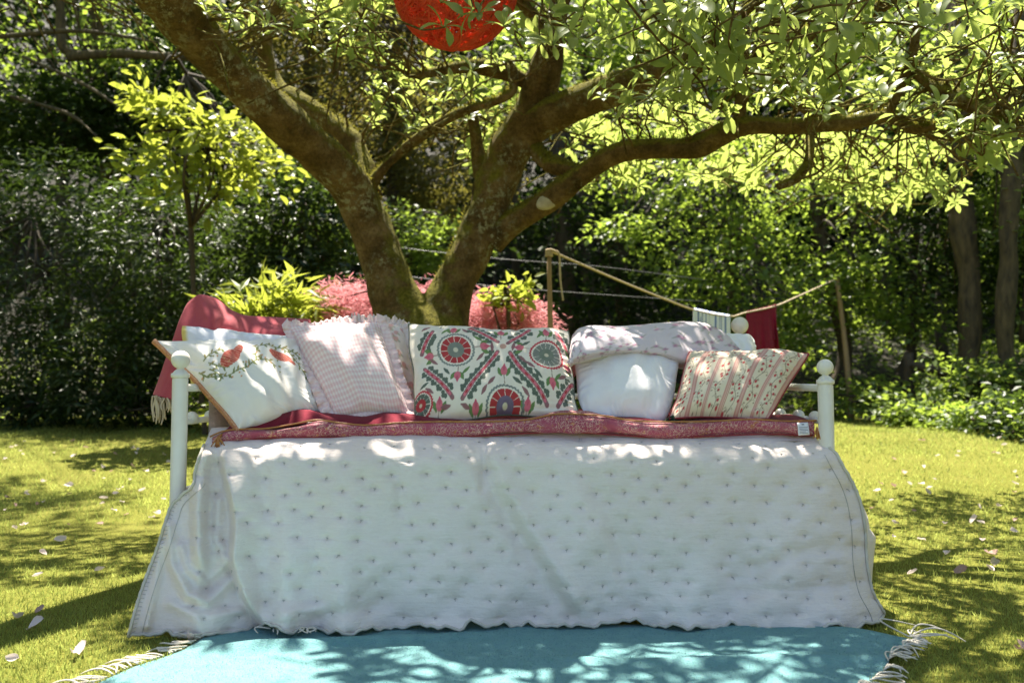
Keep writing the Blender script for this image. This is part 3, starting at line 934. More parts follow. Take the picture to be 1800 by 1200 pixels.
limb('limb', [(1424, 228, 4.4, 8), (1424, 262, 4.38, 8), (1416, 292, 4.36, 9), (1398, 315, 4.34, 9), (1368, 328, 4.32, 8)], seg=12, bump=.12)
limb('limb', [(648, 330, 5.2, 13), (668, 305, 5.15, 10), (690, 280, 5.1, 9), (740, 240, 5.0, 8), (800, 202, 4.9, 8), (872, 178, 4.8, 7), (900, 160, 4.8, 7), (902, 130, 4.8, 8), (893, 108, 4.75, 6)], seg=12, bump=.1)
limb('limb', [(648, 345, 5.25, 22), (640, 290, 5.4, 20), (618, 248, 5.5, 21), (580, 215, 5.6, 20), (530, 185, 5.65, 18), (488, 163, 5.7, 17), (472, 130, 5.7, 15), (466, 85, 5.7, 15), (474, 45, 5.7, 13), (500, -10, 5.7, 10), (540, -90, 5.6, 8)], bump=.13)
limb('limb', [(470, 70, 5.7, 6), (440, 78, 5.6, 5), (405, 92, 5.5, 3)], seg=8)
limb('limb', [(850, 330, 5.25, 14), (842, 290, 5.3, 11), (838, 250, 5.3, 10), (831, 205, 5.3, 9), (828, 190, 5.3, 7)], seg=12, bump=.12)
limb('limb', [(935, 150, 5.1, 10), (880, 125, 5.0, 12), (820, 118, 4.9, 12), (760, 128, 4.8, 8), (718, 134, 4.7, 4)], seg=12, bump=.14)
limb('limb', [(930, 235, 5.2, 12), (950, 275, 5.1, 13), (980, 292, 5.0, 14), (1015, 300, 4.93, 12)], seg=12, bump=.15)
limb('limb', [(1600, 120, 4.2, 9), (1640, 150, 4.1, 12), (1690, 175, 4.0, 14), (1740, 205, 3.9, 12), (1800, 225, 3.8, 9), (1880, 240, 3.7, 7)], seg=12, bump=.12)
limb('limb', [(1560, 206, 4.3, 10), (1585, 150, 4.2, 8), (1605, 90, 4.1, 8), (1615, 20, 4.0, 7), (1640, -70, 3.9, 6)], seg=12)
limb('limb', [(1330, 20, 4.4, 7), (1420, -40, 4.0, 8), (1300, -160, 3.5, 9), (1100, -330, 3.1, 9)], seg=10)
limb('limb', [(974, 65, 4.9, 15), (930, 20, 4.5, 12), (880, -60, 4.1, 11), (840, -200, 3.6, 9), (800, -420, 3.0, 7)], seg=12)
limb('limb', [(1200, 112, 4.7, 12), (1290, 40, 4.3, 10), (1400, -60, 3.8, 9), (1560, -220, 3.2, 8)], seg=12)
# pruning scars
for c, a, b, Y in (((969, 352), (26, -16), 16, 4.99), ((1394, 155), (8, 8), 9, 4.72)):
    mb = MB()
    d = np.array([a[0], 0, -a[1]], float); d = d / np.linalg.norm(d)
    ctr = W(c[0], c[1], Y) + np.array([0, -b / FPX * Y * 1.30, 0])
    up = np.array([-d[2], 0, d[0]])
    La, Lb = math.hypot(*a) / FPX * Y, b / FPX * Y
    th = np.linspace(0, 2 * math.pi, 20, endpoint=False)
    rings = []
    for k, dp in ((1.0, .02), (1.0, .002), (.86, -.004), (.4, -.002), (.02, -.002)):
        rings.append([ctr + d * math.cos(t) * La * k + up * math.sin(t) * Lb * k * (0.95) + np.array([0, dp + (math.sin(t) * k) ** 2 * Lb * .45, 0]) for t in th])
    mb.grid(np.array(rings), False, True)
    tag(mb.build('pruning_scar', M['scar'], tree), 'pale oval pruning scar on the bark')

# moss fuzz standing on the limbs' upper sides
r = np.random.default_rng(9)
Pm, Dm = [], []
for P, R in LIMBS:
    L = np.linalg.norm(np.diff(P, axis=0), axis=1)
    T = np.gradient(P, axis=0); T /= np.linalg.norm(T, axis=1)[:, None]
    n = int(L.sum() * 1500)
    i = r.integers(0, len(P) - 1, n); f = r.random(n)[:, None]
    c = P[i] * (1 - f) + P[i + 1] * f
    rr = R[i] * (1 - f[:, 0]) + R[i + 1] * f[:, 0]
    t = T[i]
    d = r.normal(size=(n, 3)); d[:, 2] = np.abs(d[:, 2]) * 1.3 + .2
    d -= t * (d * t).sum(1)[:, None]; d /= np.linalg.norm(d, axis=1)[:, None]
    patch = bw(c[:, 0] * .5, c[:, 1] * .5, c[:, 2] * .5)
    ok = (r.random(n) < .55 + .4 * patch) & (d[:, 2] > .35) & (PX(c)[1] < 500)
    Pm.append((c + d * (rr * .985)[:, None])[ok]); Dm.append((d + r.normal(0, .5, d.shape))[ok])
Pm, Dm = np.concatenate(Pm), np.concatenate(Dm)
V, F = place((np.array([[-.14, 0, 0], [.14, 0, 0], [0, 1, 0]]), np.array([[0, 1, 2]])), Pm, Dm, r.normal(size=Pm.shape), r.uniform(.008, .028, len(Pm)))
tag(mesh_np('moss', V, F, M['moss'], tree, attrs={'tint': np.repeat(r.random(len(Pm)), 3)}, smooth_=False), kind='stuff')

# leaf rosettes. (px box, depth range, count): what the photograph shows inside the frame
AL = np.concatenate([P for P, R in LIMBS])
regs = [((900, -40, 1250, 90), (2.8, 4.6), 50), ((1200, -40, 1820, 130), (3.0, 4.8), 130), ((1280, 110, 1800, 210), (3.5, 5.2), 66),
        ((1050, 90, 1300, 190), (3.4, 5.2), 40), ((1420, 225, 1660, 330), (5.2, 6.6), 56), ((1480, 300, 1700, 365), (5.2, 6.4), 32),
        ((1650, 215, 1800, 300), (3.6, 4.6), 20), ((960, 205, 1300, 330), (5.6, 7.0), 52), ((1000, 170, 1250, 260), (5.4, 6.6), 26), ((1300, 235, 1440, 330), (5.0, 6.4), 20),
        ((660, 100, 880, 230), (4.6, 6.0), 36), ((900, 90, 1010, 240), (5.3, 6.2), 20), ((350, -40, 680, 60), (3.6, 5.6), 46), ((560, -20, 720, 110), (4.0, 5.5), 28), ((820, 240, 900, 300), (5.5, 6), 6),
        ((700, -10, 900, 50), (3.1, 3.2), 5), ((1080, -30, 1260, 60), (2.4, 3.0), 11), ((1330, -30, 1800, 80), (2.6, 3.3), 12)]
C = []
for (x0, y0, x1, y1), (d0, d1), n in regs:
    for _ in range(n):
        C.append(W(r.uniform(x0, x1), r.uniform(y0, y1), r.uniform(d0, d1)))
nin = len(C)
# and the dome of the crown above the frame, which throws the dappled shade
gap = Wob(57, 6.5, n=9)
SD = np.array(sdir)
OPEN = [(W(470, 90, 5.7), .42), (W(560, 205, 5.6), .35), (W(800, -26, 3.5), .34), (W(330, 40, 4.2), .25)]  # sun paths kept clear of crown leaves so limbs and lantern are lit
k = 0
while k < 1250:
    p = np.array([r.uniform(-3.6, 3.7), r.uniform(1.2, 7.3), 0])
    e = ((p[0] - .1) / 3.8) ** 2 + ((p[1] - 4.1) / 3.3) ** 2
    if e > 1:
        continue
    p[2] = 2.35 + 2.3 * math.sqrt(max(0, 1 - e)) * r.uniform(.35, 1) + .15
    px, py = PX(p)
    if -60 < px < 1860 and py > -30:
        continue
    if any(np.linalg.norm(np.cross(p - q, SD)) < rr_ and np.dot(p - q, SD) > .1 for q, rr_ in OPEN) or (p[1] < 3.5 and r.random() < .35):
        continue
    if gap(p[0], p[1] - .40 * p[2], 0) > 0.45 or (p[0] > .7 and p[1] > 4.0) or (p[0] > 1.2 and r.random() < .4):
        continue
    C.append(p); k += 1
C = np.array(C)
Ps, Ds, Us, Ls, Tw = [], [], [], [], MB()
for i, c in enumerate(C):
    dd = AL - c
    near = np.argsort((dd ** 2).sum(1))[:14]
    j = near[r.integers(0, 14)]
    v = dd[j]
    dist = np.linalg.norm(v)
    back = v / (dist + 1e-6) + np.array([r.normal(0, .5), r.normal(0, .5), r.normal(-.15, .3)])
    back /= np.linalg.norm(back)
    ln = r.uniform(.14, .34)
    mid = c + back * ln * .5 + r.normal(0, .02, 3)
    e = c + back * ln
    if i < nin and dist < 0.65 and dist > ln:
        Tw.tube([c, mid, e, (e + AL[j]) / 2 + r.normal(0, .05, 3), AL[j]], [.0025, .004, .005, .006, .008], 5, res=3)
    else:
        Tw.tube([c, mid, e, e + back * ln + r.normal(0, .05, 3)], [.0025, .004, .005, .005], 5, res=3)
    ax = -back * .7 + np.array([0, 0, .7]); ax /= np.linalg.norm(ax)
    a0 = np.cross(ax, [1, .3, .2]); a0 /= np.linalg.norm(a0); b0 = np.cross(ax, a0)
    m = r.integers(5, 9)
    ph = r.uniform(0, 6.28)
    big = r.uniform(.8, 1.15)
    for q in range(m):
        t = ph + q * 2 * math.pi / m + r.normal(0, .25)
        lift = r.uniform(.05, .65)
        d = a0 * math.cos(t) + b0 * math.sin(t) + ax * lift
        Ps.append(c + back * r.uniform(0, .05)); Ds.append(d + r.normal(0, .12, 3)); Us.append(ax + np.array([0, 0, .5]) + r.normal(0, .22, 3))
        Ls.append(r.uniform(.070, .135) * big)
Ps, Ds, Us, Ls = map(np.array, (Ps, Ds, Us, Ls))
tag(Tw.build('twigs', M['magnolia_bark'], tree), kind='stuff')
px, py = PX(Ps)
size = np.where((px > -20) & (px < 1820) & (py > -20), Ls / Ps[:, 1], 0)
order = np.argsort(-size)
sel = np.zeros(len(Ps), bool); sel[order[:298]] = True
tv = np.clip(r.normal(.5, .25, len(Ps)), 0, 1)
kind5 = r.integers(0, 5, len(Ps))
Vs, Fs, Ts, kk = [], [], [], 0
for g in range(5):
    m = ~sel & (kind5 == g)
    V, F = place(T_MAG[g], Ps[m], Ds[m], Us[m], Ls[m])
    Vs.append(V); Fs.append(F + kk); kk += len(V); Ts.append(np.repeat(tv[m], len(T_MAG[g][0])))
tag(mesh_np('foliage', np.concatenate(Vs), np.concatenate(Fs), M['lf_mag'], tree, attrs={'tint': np.concatenate(Ts)}), kind='stuff')
leafme = []
for g in range(5):
    for tt in (.2, .5, .8):
        V, F = T_MAG[g]
        o = mesh_np('leaf', V, F, M['lf_mag'], None, attrs={'tint': np.full(len(V), tt)})
        leafme.append(o.data); bpy.data.objects.remove(o)
tl = world_loc(tree)
for i in np.where(sel)[0]:
    d = Ds[i] / np.linalg.norm(Ds[i]); x = np.cross(d, Us[i]); x /= np.linalg.norm(x); z = np.cross(x, d)
    o = link('leaf', leafme[kind5[i] * 3 + int(tv[i] * 2.99)], tree)
    mw = Matrix(np.column_stack([x, d, z]).tolist()).to_4x4() @ Matrix.Scale(float(Ls[i]), 4)
    mw.translation = Vector((Ps[i] - tl).tolist())
    o.matrix_basis = mw

# ================================================================== the day bed
bed = tag(empty('day_bed', (0, 3.2, 0)), 'cream metal day bed with ball finials standing on the lawn', 'bed')
FL, FR = W(318, 800, 2.72), W(1450, 800, 2.78)
BALL = {}
YB = {'l': 3.70, 'r': 3.74}


def post(x, y, ztop, rball, zb=0.0):
    b = np.array([x, y, 0])
    zc = ztop - 2 * rball
    rp = 0.0245
    mb = MB()
    mb.lathe([(0.001, zb), (rp + .004, zb + .001), (rp + .004, zb + .02), (rp, zb + .03), (rp, zc - .035), (rp - .001, zc - .030)], b)
    o = mb.build('post', M['white_paint'], bed)
    mb = MB()
    mb.lathe([(rp - .002, zc - .030), (rp + .0035, zc - .027), (rp + .0045, zc - .021), (rp + .0035, zc - .015), (rp - .002, zc - .012), (rp - .006, zc - .006), (.010, zc)], b)
    mb.build('collar', M['white_paint'], o)
    mb = MB()
    a = np.linspace(-math.pi / 2, math.pi / 2, 18)
    mb.lathe([(.012, zc - .004)] + [(max(rball * math.cos(t), .0008), zc + rball + rball * math.sin(t)) for t in a[2:]], b, 28)
    mb.build('finial', M['white_paint'], o)
    return o


pl = W(318, 616, 2.72); pr = W(1450, 631, 2.78); prr = W(1300, 557, 3.74)
post(pl[0], 2.72, pl[2], .0292)
post(pr[0], 2.78, pr[2], .0265)
post(prr[0], 3.74, prr[2], .0375, float(gz(prr[0], 3.74)) - .02)
plr = np.array([pl[0] + .03, 3.70, prr[2] - .03])
post(plr[0], 3.70, plr[2], .0375, float(gz(plr[0], 3.7)) - .02)
for x0, y0, x1, y1 in ((pr[0], 2.78, prr[0], 3.74), (pl[0], 2.72, plr[0], 3.70)):
    zs = [W(1440, 682, 2.78)[2], W(1440, 741, 2.78)[2]]
    for z, rr in zip(zs, (.0125, .0105)):
        mb = MB(); mb.tube([[x0, y0, z], [x1, y1, z + .012]], rr, 12)
        mb.build('end_rail', M['white_paint'], bed)
    for f in (.10, .26, .46, .66, .86):
        c = np.array([x0 + (x1 - x0) * f, y0 + (y1 - y0) * f, zs[1]])
        mb = MB()
        a = np.linspace(-math.pi / 2, math.pi / 2, 12)
        mb.lathe([(max(.0205 * math.cos(t), .0006), .012 + .0205 * math.sin(t)) for t in a], c, 18)
        mb.build('ball', M['white_paint'], bed)
    mb = MB(); mb.tube([[x0, y0, .40], [x1, y1, .41]], .018, 10)
    mb.build('end_rail', M['white_paint'], bed)
for z in (.93, .70):
    mb = MB(); mb.tube([[plr[0], 3.70, z], [prr[0], 3.74, z]], .013, 10); mb.build('back_rail', M['white_paint'], bed)
for k in range(9):
    f = (k + .5) / 9
    x, y = plr[0] + (prr[0] - plr[0]) * f, 3.70 + .04 * f
    mb = MB(); mb.tube([[x, y, .38], [x, y, .93]], .009, 8); mb.build('spindle', M['white_paint'], bed)
for y in (2.80, 3.66):
    mb = MB(); mb.box((-.03, y, .40), (1.99, .03, .07)); mb.build('side_rail', M['white_paint'], bed, False)
mb = MB()
xs, ys = np.linspace(-1.0, .955, 40), np.linspace(2.80, 3.64, 20)
mb.grid(np.array([[[x, y, .565 - .03 * max(0, abs(x + .02) - .93)] for y in ys] for x in xs]))
mb.box((-.02, 3.22, .48), (1.95, .83, .14))
tag(mb.build('mattress', M['white_cotton']), 'white mattress under the quilt on the day bed', 'mattress')

# ------------------------------------------------------------------ the quilt
xLc = [(750, 372), (775, 362), (800, 352), (830, 343), (855, 338), (868, 322), (885, 304), (910, 294), (960, 278), (1018, 256), (1060, 242), (1088, 234), (1120, 226)]
xRc = [(750, 1425), (775, 1440), (790, 1462), (820, 1482), (850, 1499), (880, 1511), (920, 1519), (1000, 1525), (1040, 1534), (1085, 1557), (1120, 1562)]
yBc = [(220, 1118), (300, 1114), (365, 1117), (425, 1108), (470, 1098), (495, 1107), (555, 1101), (600, 1112), (650, 1106), (700, 1101), (760, 1100), (900, 1096), (1000, 1099), (1130, 1092), (1200, 1102), (1290, 1098), (1370, 1106), (1450, 1102), (1530, 1094), (1562, 1080)]
fold = [(760, 392), (815, 389), (867, 401), (920, 409), (990, 407), (1042, 424), (1080, 446), (1120, 480)]


def pdist(px, py, poly):
    d = np.full(np.shape(px), 1e9)
    for (x0, y0), (x1, y1) in zip(poly[:-1], poly[1:]):
        dx, dy = x1 - x0, y1 - y0
        t = np.clip(((px - x0) * dx + (py - y0) * dy) / (dx * dx + dy * dy), 0, 1)
        d = np.minimum(d, np.hypot(px - x0 - t * dx, py - y0 - t * dy))
    return d


TUFT = []
for row in range(14):
    for c in range(24):
        x = 365 + c * 54.5 + (27 if row % 2 else 0) + rng.normal(0, 7)
        y = 779 + row * 27.5 - (x - 900) * .008 + 6 * math.sin(x * .011 + row) + rng.normal(0, 3)
        x += (y - 780) / 330 * (x - 900) * .06
        TUFT.append((x, y))
TUFT = np.array(TUFT)
qn1, qn2, qn3 = Wob(61, .018, dim=2), Wob(62, .05, dim=2), Wob(63, .008, dim=2)


def quilt_depth(px, py, tufts=True):
    t = np.clip((py - 762) / 340.0, 0, 1)
    yb = curve1(yBc, px)
    Yb = 0.735 * 1500 / (yb - 680)
    Yt = 2.685 + (px - 900) / 600 * .03
    Y = Yt + (Yb - Yt) * t ** 1.4
    Y = Y + .17 * (1 - smooth(745, 822, py)) ** 1.6
    xf = curve1(fold, py)
    right = smooth(-7, 7, px - xf)
    Y = Y - .055 * np.exp(-np.maximum(px - xf, 0) / 55.0) * right * smooth(780, 880, py)
    Y = Y + (.022 + .050 * smooth(345, 372, px)) * (1 - right) * smooth(765, 840, py) * (1 - .8 * smooth(1010, 1110, py))
    Y = Y - .022 * (1 - right) * smooth(331, 341, px) * smooth(800, 870, py) * (1 - smooth(975, 1010, py))
    # swags of the slack left corner
    lm = (1 - right)
    for poly, a, w in (([(296, 925), (302, 990), (330, 1045), (365, 1056), (404, 1020)], .020, 11), ([(318, 960), (330, 1000), (362, 1022), (402, 985)], .014, 9),
                       ([(362, 800), (352, 880), (350, 960), (360, 1000)], .016, 12), ([(385, 880), (380, 940), (392, 975)], .010, 9),
                       ([(284, 960), (272, 1030), (258, 1100)], .012, 8), ([(300, 1060), (350, 1085), (420, 1075)], .010, 10)):
        Y = Y - 1.7 * a * np.exp(-(pdist(px, py, poly) / w) ** 2) * lm
    # slack folds of the front
    for poly, a, w in (([(842, 800), (867, 862), (916, 950), (965, 1030), (1005, 1082)], .013, 17), ([(885, 850), (935, 930), (1010, 1050)], -.008, 16), ([(1040, 850), (1092, 965), (1110, 1060)], .007, 18),
                       ([(855, 770), (848, 860)], .006, 7), ([(700, 780), (705, 900)], .004, 12), ([(1330, 1000), (1440, 960), (1515, 965)], .008, 14), ([(1300, 1040), (1480, 1030)], .006, 10),
                       ([(560, 1085), (680, 1060)], .006, 12), ([(470, 1085), (560, 1070)], -.010, 12), ([(450, 790), (470, 900)], .006, 14)):
        Y = Y + 2.1 * a * np.exp(-(pdist(px, py, poly) / w) ** 2) * right
    # the skirt billows a little towards the ground
    sk = smooth(850, 1090, py)
    Y = Y - .012 * sk * qn1(px, py * .25) - .006 * qn2(px, py) * (.4 + sk) + .010 * qn3(px, py)
    Y = Y + .05 * smooth(1440, 1530, px) * (1 - smooth(1020, 1090, py))
    if tufts:
        for x, y in TUFT:
            dx, dy = px - x, py - y
            m = (np.abs(dx) < 50) & (np.abs(dy) < 26)
            if m.any():
                Y[m] += .0070 * np.exp(-(dx[m] / 8) ** 2 - (dy[m] / 6) ** 2) + .0026 * np.exp(-(dx[m] / 15) ** 2 - (dy[m] / 11) ** 2) + .0026 * np.exp(-(dx[m] / 18) ** 2 - (dy[m] / 3) ** 2) + .0022 * np.exp(-(dx[m] / 20) ** 2 - (dy[m] / 15) ** 2)
    return Y


NS, NT = 420, 150
s_ = np.linspace(0, 1, NS)
hemw = Wob(64, .12, dim=1, n=6)
Pq = np.zeros((NT, NS, 3))
px = np.zeros((NT, NS)); py = np.zeros((NT, NS))
for j, t in enumerate(np.linspace(0, 1, NT)):
    x = 230 + s_ * 1320.0
    for _ in range(6):
        yb = curve1(yBc, x) + 3.6 * hemw(x)
        y = 752 + (yb - 752) * t
        x = curve1(xLc, y) + (curve1(xRc, y) - curve1(xLc, y)) * s_
    px[j], py[j] = x, y
Yq = quilt_depth(px, py)
c_, sn = math.cos(PITCH), math.sin(PITCH)


def Wv(px, py, Y):
    u, v = (px - 900) / FPX, (600 - py) / FPX
    k = Y / (c_ - v * sn)
    return np.stack([u * k, Y + 0 * u, CAM_H + (sn + v * c_) * k], -1)


Pq = Wv(px, py, Yq)
Pq[..., 2] = np.maximum(Pq[..., 2], .012)
top = []
for k, f in enumerate(np.linspace(1, .06, 12)):
    row = Pq[0].copy()
    row[:, 1] = 3.62 * f + row[:, 1] * (1 - f)
    row[:, 2] = row[:, 2] * (1 - f) + .592 * f
    row[:, 0] = row[:, 0] * (1 - f) + f * np.interp(s_, [0, 1], [-1.0, .955])
    row[:, 2] = np.maximum(row[:, 2], .572)
    top.append(row)
Pall = np.concatenate([np.array(top), Pq])
quilt = tag(mesh_np('quilt', Pall.reshape(-1, 3), gridf(*Pall.shape[:2]), M['quilt']), 'white tufted muslin quilt draped down the front of the day bed', 'quilt')
md = quilt.modifiers.new('thickness', 'SOLIDIFY'); md.thickness = .008; md.offset = 1
# right end: the layer hanging over the bed end
fr = [(1492, 845), (1512, 900), (1518, 960), (1520, 1010), (1524, 1062)]
ou = [(1506, 868), (1531, 915), (1540, 945), (1534, 1000), (1531, 1062)]
tt = np.linspace(0, 1, 40)
ip = lambda pts: np.stack([np.interp(tt, np.linspace(0, 1, len(pts)), [p[k] for p in pts]) for k in (0, 1)], 1)
f_, o_ = ip(fr), ip(ou)
rows = [Wv(f_[:, 0], f_[:, 1], np.full(40, 2.76)), Wv((f_[:, 0] + o_[:, 0]) / 2 + 4, (f_[:, 1] + o_[:, 1]) / 2, np.full(40, 2.83)), Wv(o_[:, 0], o_[:, 1], np.full(40, 2.92))]
bk = rows[-1].copy(); bk[:, 1] = 3.7; bk[:, 0] -= .03; bk[:, 2] -= .0
top_s = smooth(0, .5, tt)
for q_ in (rows[-1], bk):
    q_[:, 0] = q_[:, 0] * top_s + .985 * (1 - top_s)
    q_[:, 2] = q_[:, 2] + (.575 - q_[0, 2]) * (1 - top_s)
rows += [(rows[-1] * .6 + bk * .4) + np.stack([.012 * np.sin(tt * 9), 0 * tt, 0 * tt], 1), bk]
mesh_np('end_drape', np.array(rows).reshape(-1, 3), gridf(5, 40), M['quilt'], quilt)
# left end: the quilt's slack inside the end rails
yy = np.linspace(2.86, 3.66, 40); zz = np.linspace(.715, .06, 30)
Yg, Zg = np.meshgrid(yy, zz)
Xg = -1.018 + .012 * np.sin(Yg * 17 + Zg * 3) * smooth(.72, .5, Zg) + .012 * np.sin(Yg * 31) * smooth(.6, .1, Zg) + (Yg - 2.72) * .03
mesh_np('end_drape', np.stack([Xg, Yg, Zg], -1).reshape(-1, 3), gridf(30, 40), M['quilt'], quilt)
mb = MB()
for edge in (Pq[-1], Pq[12:, 0], Pq[12:, -1]):
    e = edge[::2] + np.array([0, -.004, 0]) + np.stack([np.zeros(len(edge[::2])), np.zeros(len(edge[::2])), .0025 * np.sin(np.arange(len(edge[::2])) * 1.9)], 1)
    mb.tube(e, .0048, 6)
mb.build('hem', M['hem'], quilt)
mb = MB()
for edge, d in ((Pq[40:, 7], 1), (Pq[20:, -9], 1)):
    mb.tube(edge + np.array([0, -.0015, 0]), .0011, 4)
for k in range(48, NT, 3):
    mb.tube([Pq[k, 0] + [0, -.004, 0], Pq[k, 3] + [0, -.002, 0]], .0009, 4)
tag(mb.build('hem_stitching', M['thread'], quilt), kind='stuff')
# tufting threads: one small tied knot in each dimple
n_t = 0
for x, y in TUFT:
    x0, x1, yb = float(curve1(xLc, y)) + 18, float(curve1(xRc, y)) - 14, float(curve1(yBc, x)) - 14
    if not (x0 < x < x1 and y < yb) or n_t >= 290:
        continue
    p = Wv(np.array([x]), np.array([y]), quilt_depth(np.array([x]), np.array([y])) - .0035)[0]
    mb = MB()
    a = rng.uniform(-.5, .5)
    d = np.array([math.cos(a), 0, math.sin(a)]) * .0042
    mb.tube([p - d, p + [0, -.0025, 0], p + d], [.0008, .0017, .0008], 5)
    mb.tube([p, p + np.array([rng.normal(0, .003), -.004, -.007])], .0009, 4)
    mb.build('tuft', M['thread'], quilt)
    n_t += 1

# ------------------------------------------------------------------ the seat pad
padtop = [(370, 768), (395, 757), (430, 753), (470, 752), (520, 744), (560, 737), (600, 742), (640, 746), (700, 742), (770, 740), (850, 740), (930, 736), (975, 727), (1020, 727), (1060, 730), (1110, 738), (1180, 740), (1250, 739), (1320, 736), (1380, 739), (1432, 738)]
padbot = [(370, 778), (395, 776), (470, 771), (600, 769), (770, 770), (860, 766), (930, 762), (1000, 760), (1080, 765), (1150, 769), (1250, 767), (1350, 764), (1432, 766)]
xs = np.linspace(374, 1431, 150)
yt, yb = curve1(padtop, xs), curve1(padbot, xs)
Yp = 2.785 + (xs - 900) / 600 * .02
ringP = []
for a in np.linspace(0, 2 * math.pi, 18, endpoint=False):
    ca, sa = math.cos(a), math.sin(a)
    yy = (yt + yb) / 2 - (yb - yt) / 2 * np.sign(sa) * abs(sa) ** .8
    dep = Yp + .040 - .042 * np.sign(ca) * abs(ca) ** .8
    ringP.append(Wv(xs, yy, dep))
ringP = np.array(ringP).transpose(1, 0, 2)
pw = Wob(71, 26)
pw2 = Wob(73, 60)
ringP += (pw(ringP[..., 0], ringP[..., 1], ringP[..., 2]) * .0045 + pw2(ringP[..., 0], ringP[..., 1], ringP[..., 2]) * .0018)[..., None] * np.array([0, 1, 1])
mb = MB()
mb.grid(ringP, False, True)
for e in (0, -1):
    c = ringP[e].mean(0)
    k = len(ringP[e])
    mb.add(np.vstack([ringP[e], c]), np.array([[i, (i + 1) % k, k] for i in range(k)]))
pad = tag(mb.build('seat_pad', M['pad']), 'rose paisley seat pad with crimson top lying along the day bed', 'seat pad')
tp = Wv(xs, yt, Yp + .035)
rows = []
vw = Wob(72, 22)
for f in np.linspace(0, 1, 26):
    row = tp.copy()
    row[:, 1] = tp[:, 1] + f * (3.6 - tp[:, 1])
    row[:, 2] = tp[:, 2] - .004 + f ** .5 * (.647 - tp[:, 2])
    row[:, 2] += .007 * vw(row[:, 0], row[:, 1], 0) * smooth(0, .06, f) + (.030 + .008 * vw(row[:, 0] * 1.5, 3, 0)) * smooth(.0, .05, f) * (1 - smooth(.05, .25, f)) * (1 - smooth(690, 790, xs)) * smooth(384, 412, xs)
    rows.append(row)
mesh_np('velvet_top', np.array(rows).reshape(-1, 3), gridf(26, 150), M['crimson'], pad)
mb = MB(); mb.tube(tp + np.array([0, -.024, -.0005]), .0030, 6); mb.build('piping', M['gold'], pad)
mb = MB(); mb.tube(Wv(xs, yb - 1, Yp + .012), .0028, 6); mb.build('piping', M['redpipe'], pad)


def tassel(mb, p, L, n=14, spread=.4, r_=.0016, down=(0, 0, -1)):
    for _ in range(n):
        d = np.array(down, float) + rng.normal(0, spread, 3) * [1, .5, .3]
        mb.tube([p, p + d * L * .5, p + d * L + [0, 0, -.003]], [r_, r_ * 1.2, r_ * .7], 5)


mb = MB(); tassel(mb, W(384, 767, 2.74), .030, 16, .35, .0020); mb.tube([W(392, 762, 2.79), W(384, 768, 2.74)], .005, 6); mb.build('tassel', M['gold'], pad)
mb = MB(); tassel(mb, W(1436, 750, 2.74), .034, 12, .22, .0020); mb.build('tassel', M['gold'], pad)
# care label
a, b, c, d = W(1401, 743, 2.790), W(1420, 742, 2.790), W(1423, 764, 2.782), W(1403, 765, 2.782)
g = np.array([[a * (1 - u) * (1 - v) + b * u * (1 - v) + c * u * v + d * (1 - u) * v + np.array([0, -.003 * math.sin(3 * v), 0]) for u in np.linspace(0, 1, 5)] for v in np.linspace(0, 1, 7)])
ct = mesh_np('care_tag', g.reshape(-1, 3), gridf(7, 5), M['tag'], pad)
ct.modifiers.new('t', 'SOLIDIFY').thickness = .001
mb = MB()
for v, u0, u1 in ((.14, .38, .62), (.36, .12, .88), (.48, .12, .8), (.60, .12, .88), (.72, .12, .7), (.84, .12, .84)):
    q = lambda u, v: a * (1 - u) * (1 - v) + b * u * (1 - v) + c * u * v + d * (1 - u) * v + np.array([0, -.003 * math.sin(3 * v) - .0012, 0])
    h = .05 if v < .2 else .022
    mb.add([q(u0, v - h), q(u1, v - h), q(u1, v + h), q(u0, v + h)], np.array([[0, 1, 2, 3]]))
mb.build('printed_lines', M['ink'], ct)
mb = MB(); tassel(mb, W(1183, 730, 2.865), .026, 26, .7, .0026)
tag(mb.build('pompom', M['darkgreen']), 'small dark green yarn pompom between the white and striped cushions', 'pompom')

# ================================================================== cushions
def fbm(seed, f):
    return Wob(seed, f, dim=2, n=12)


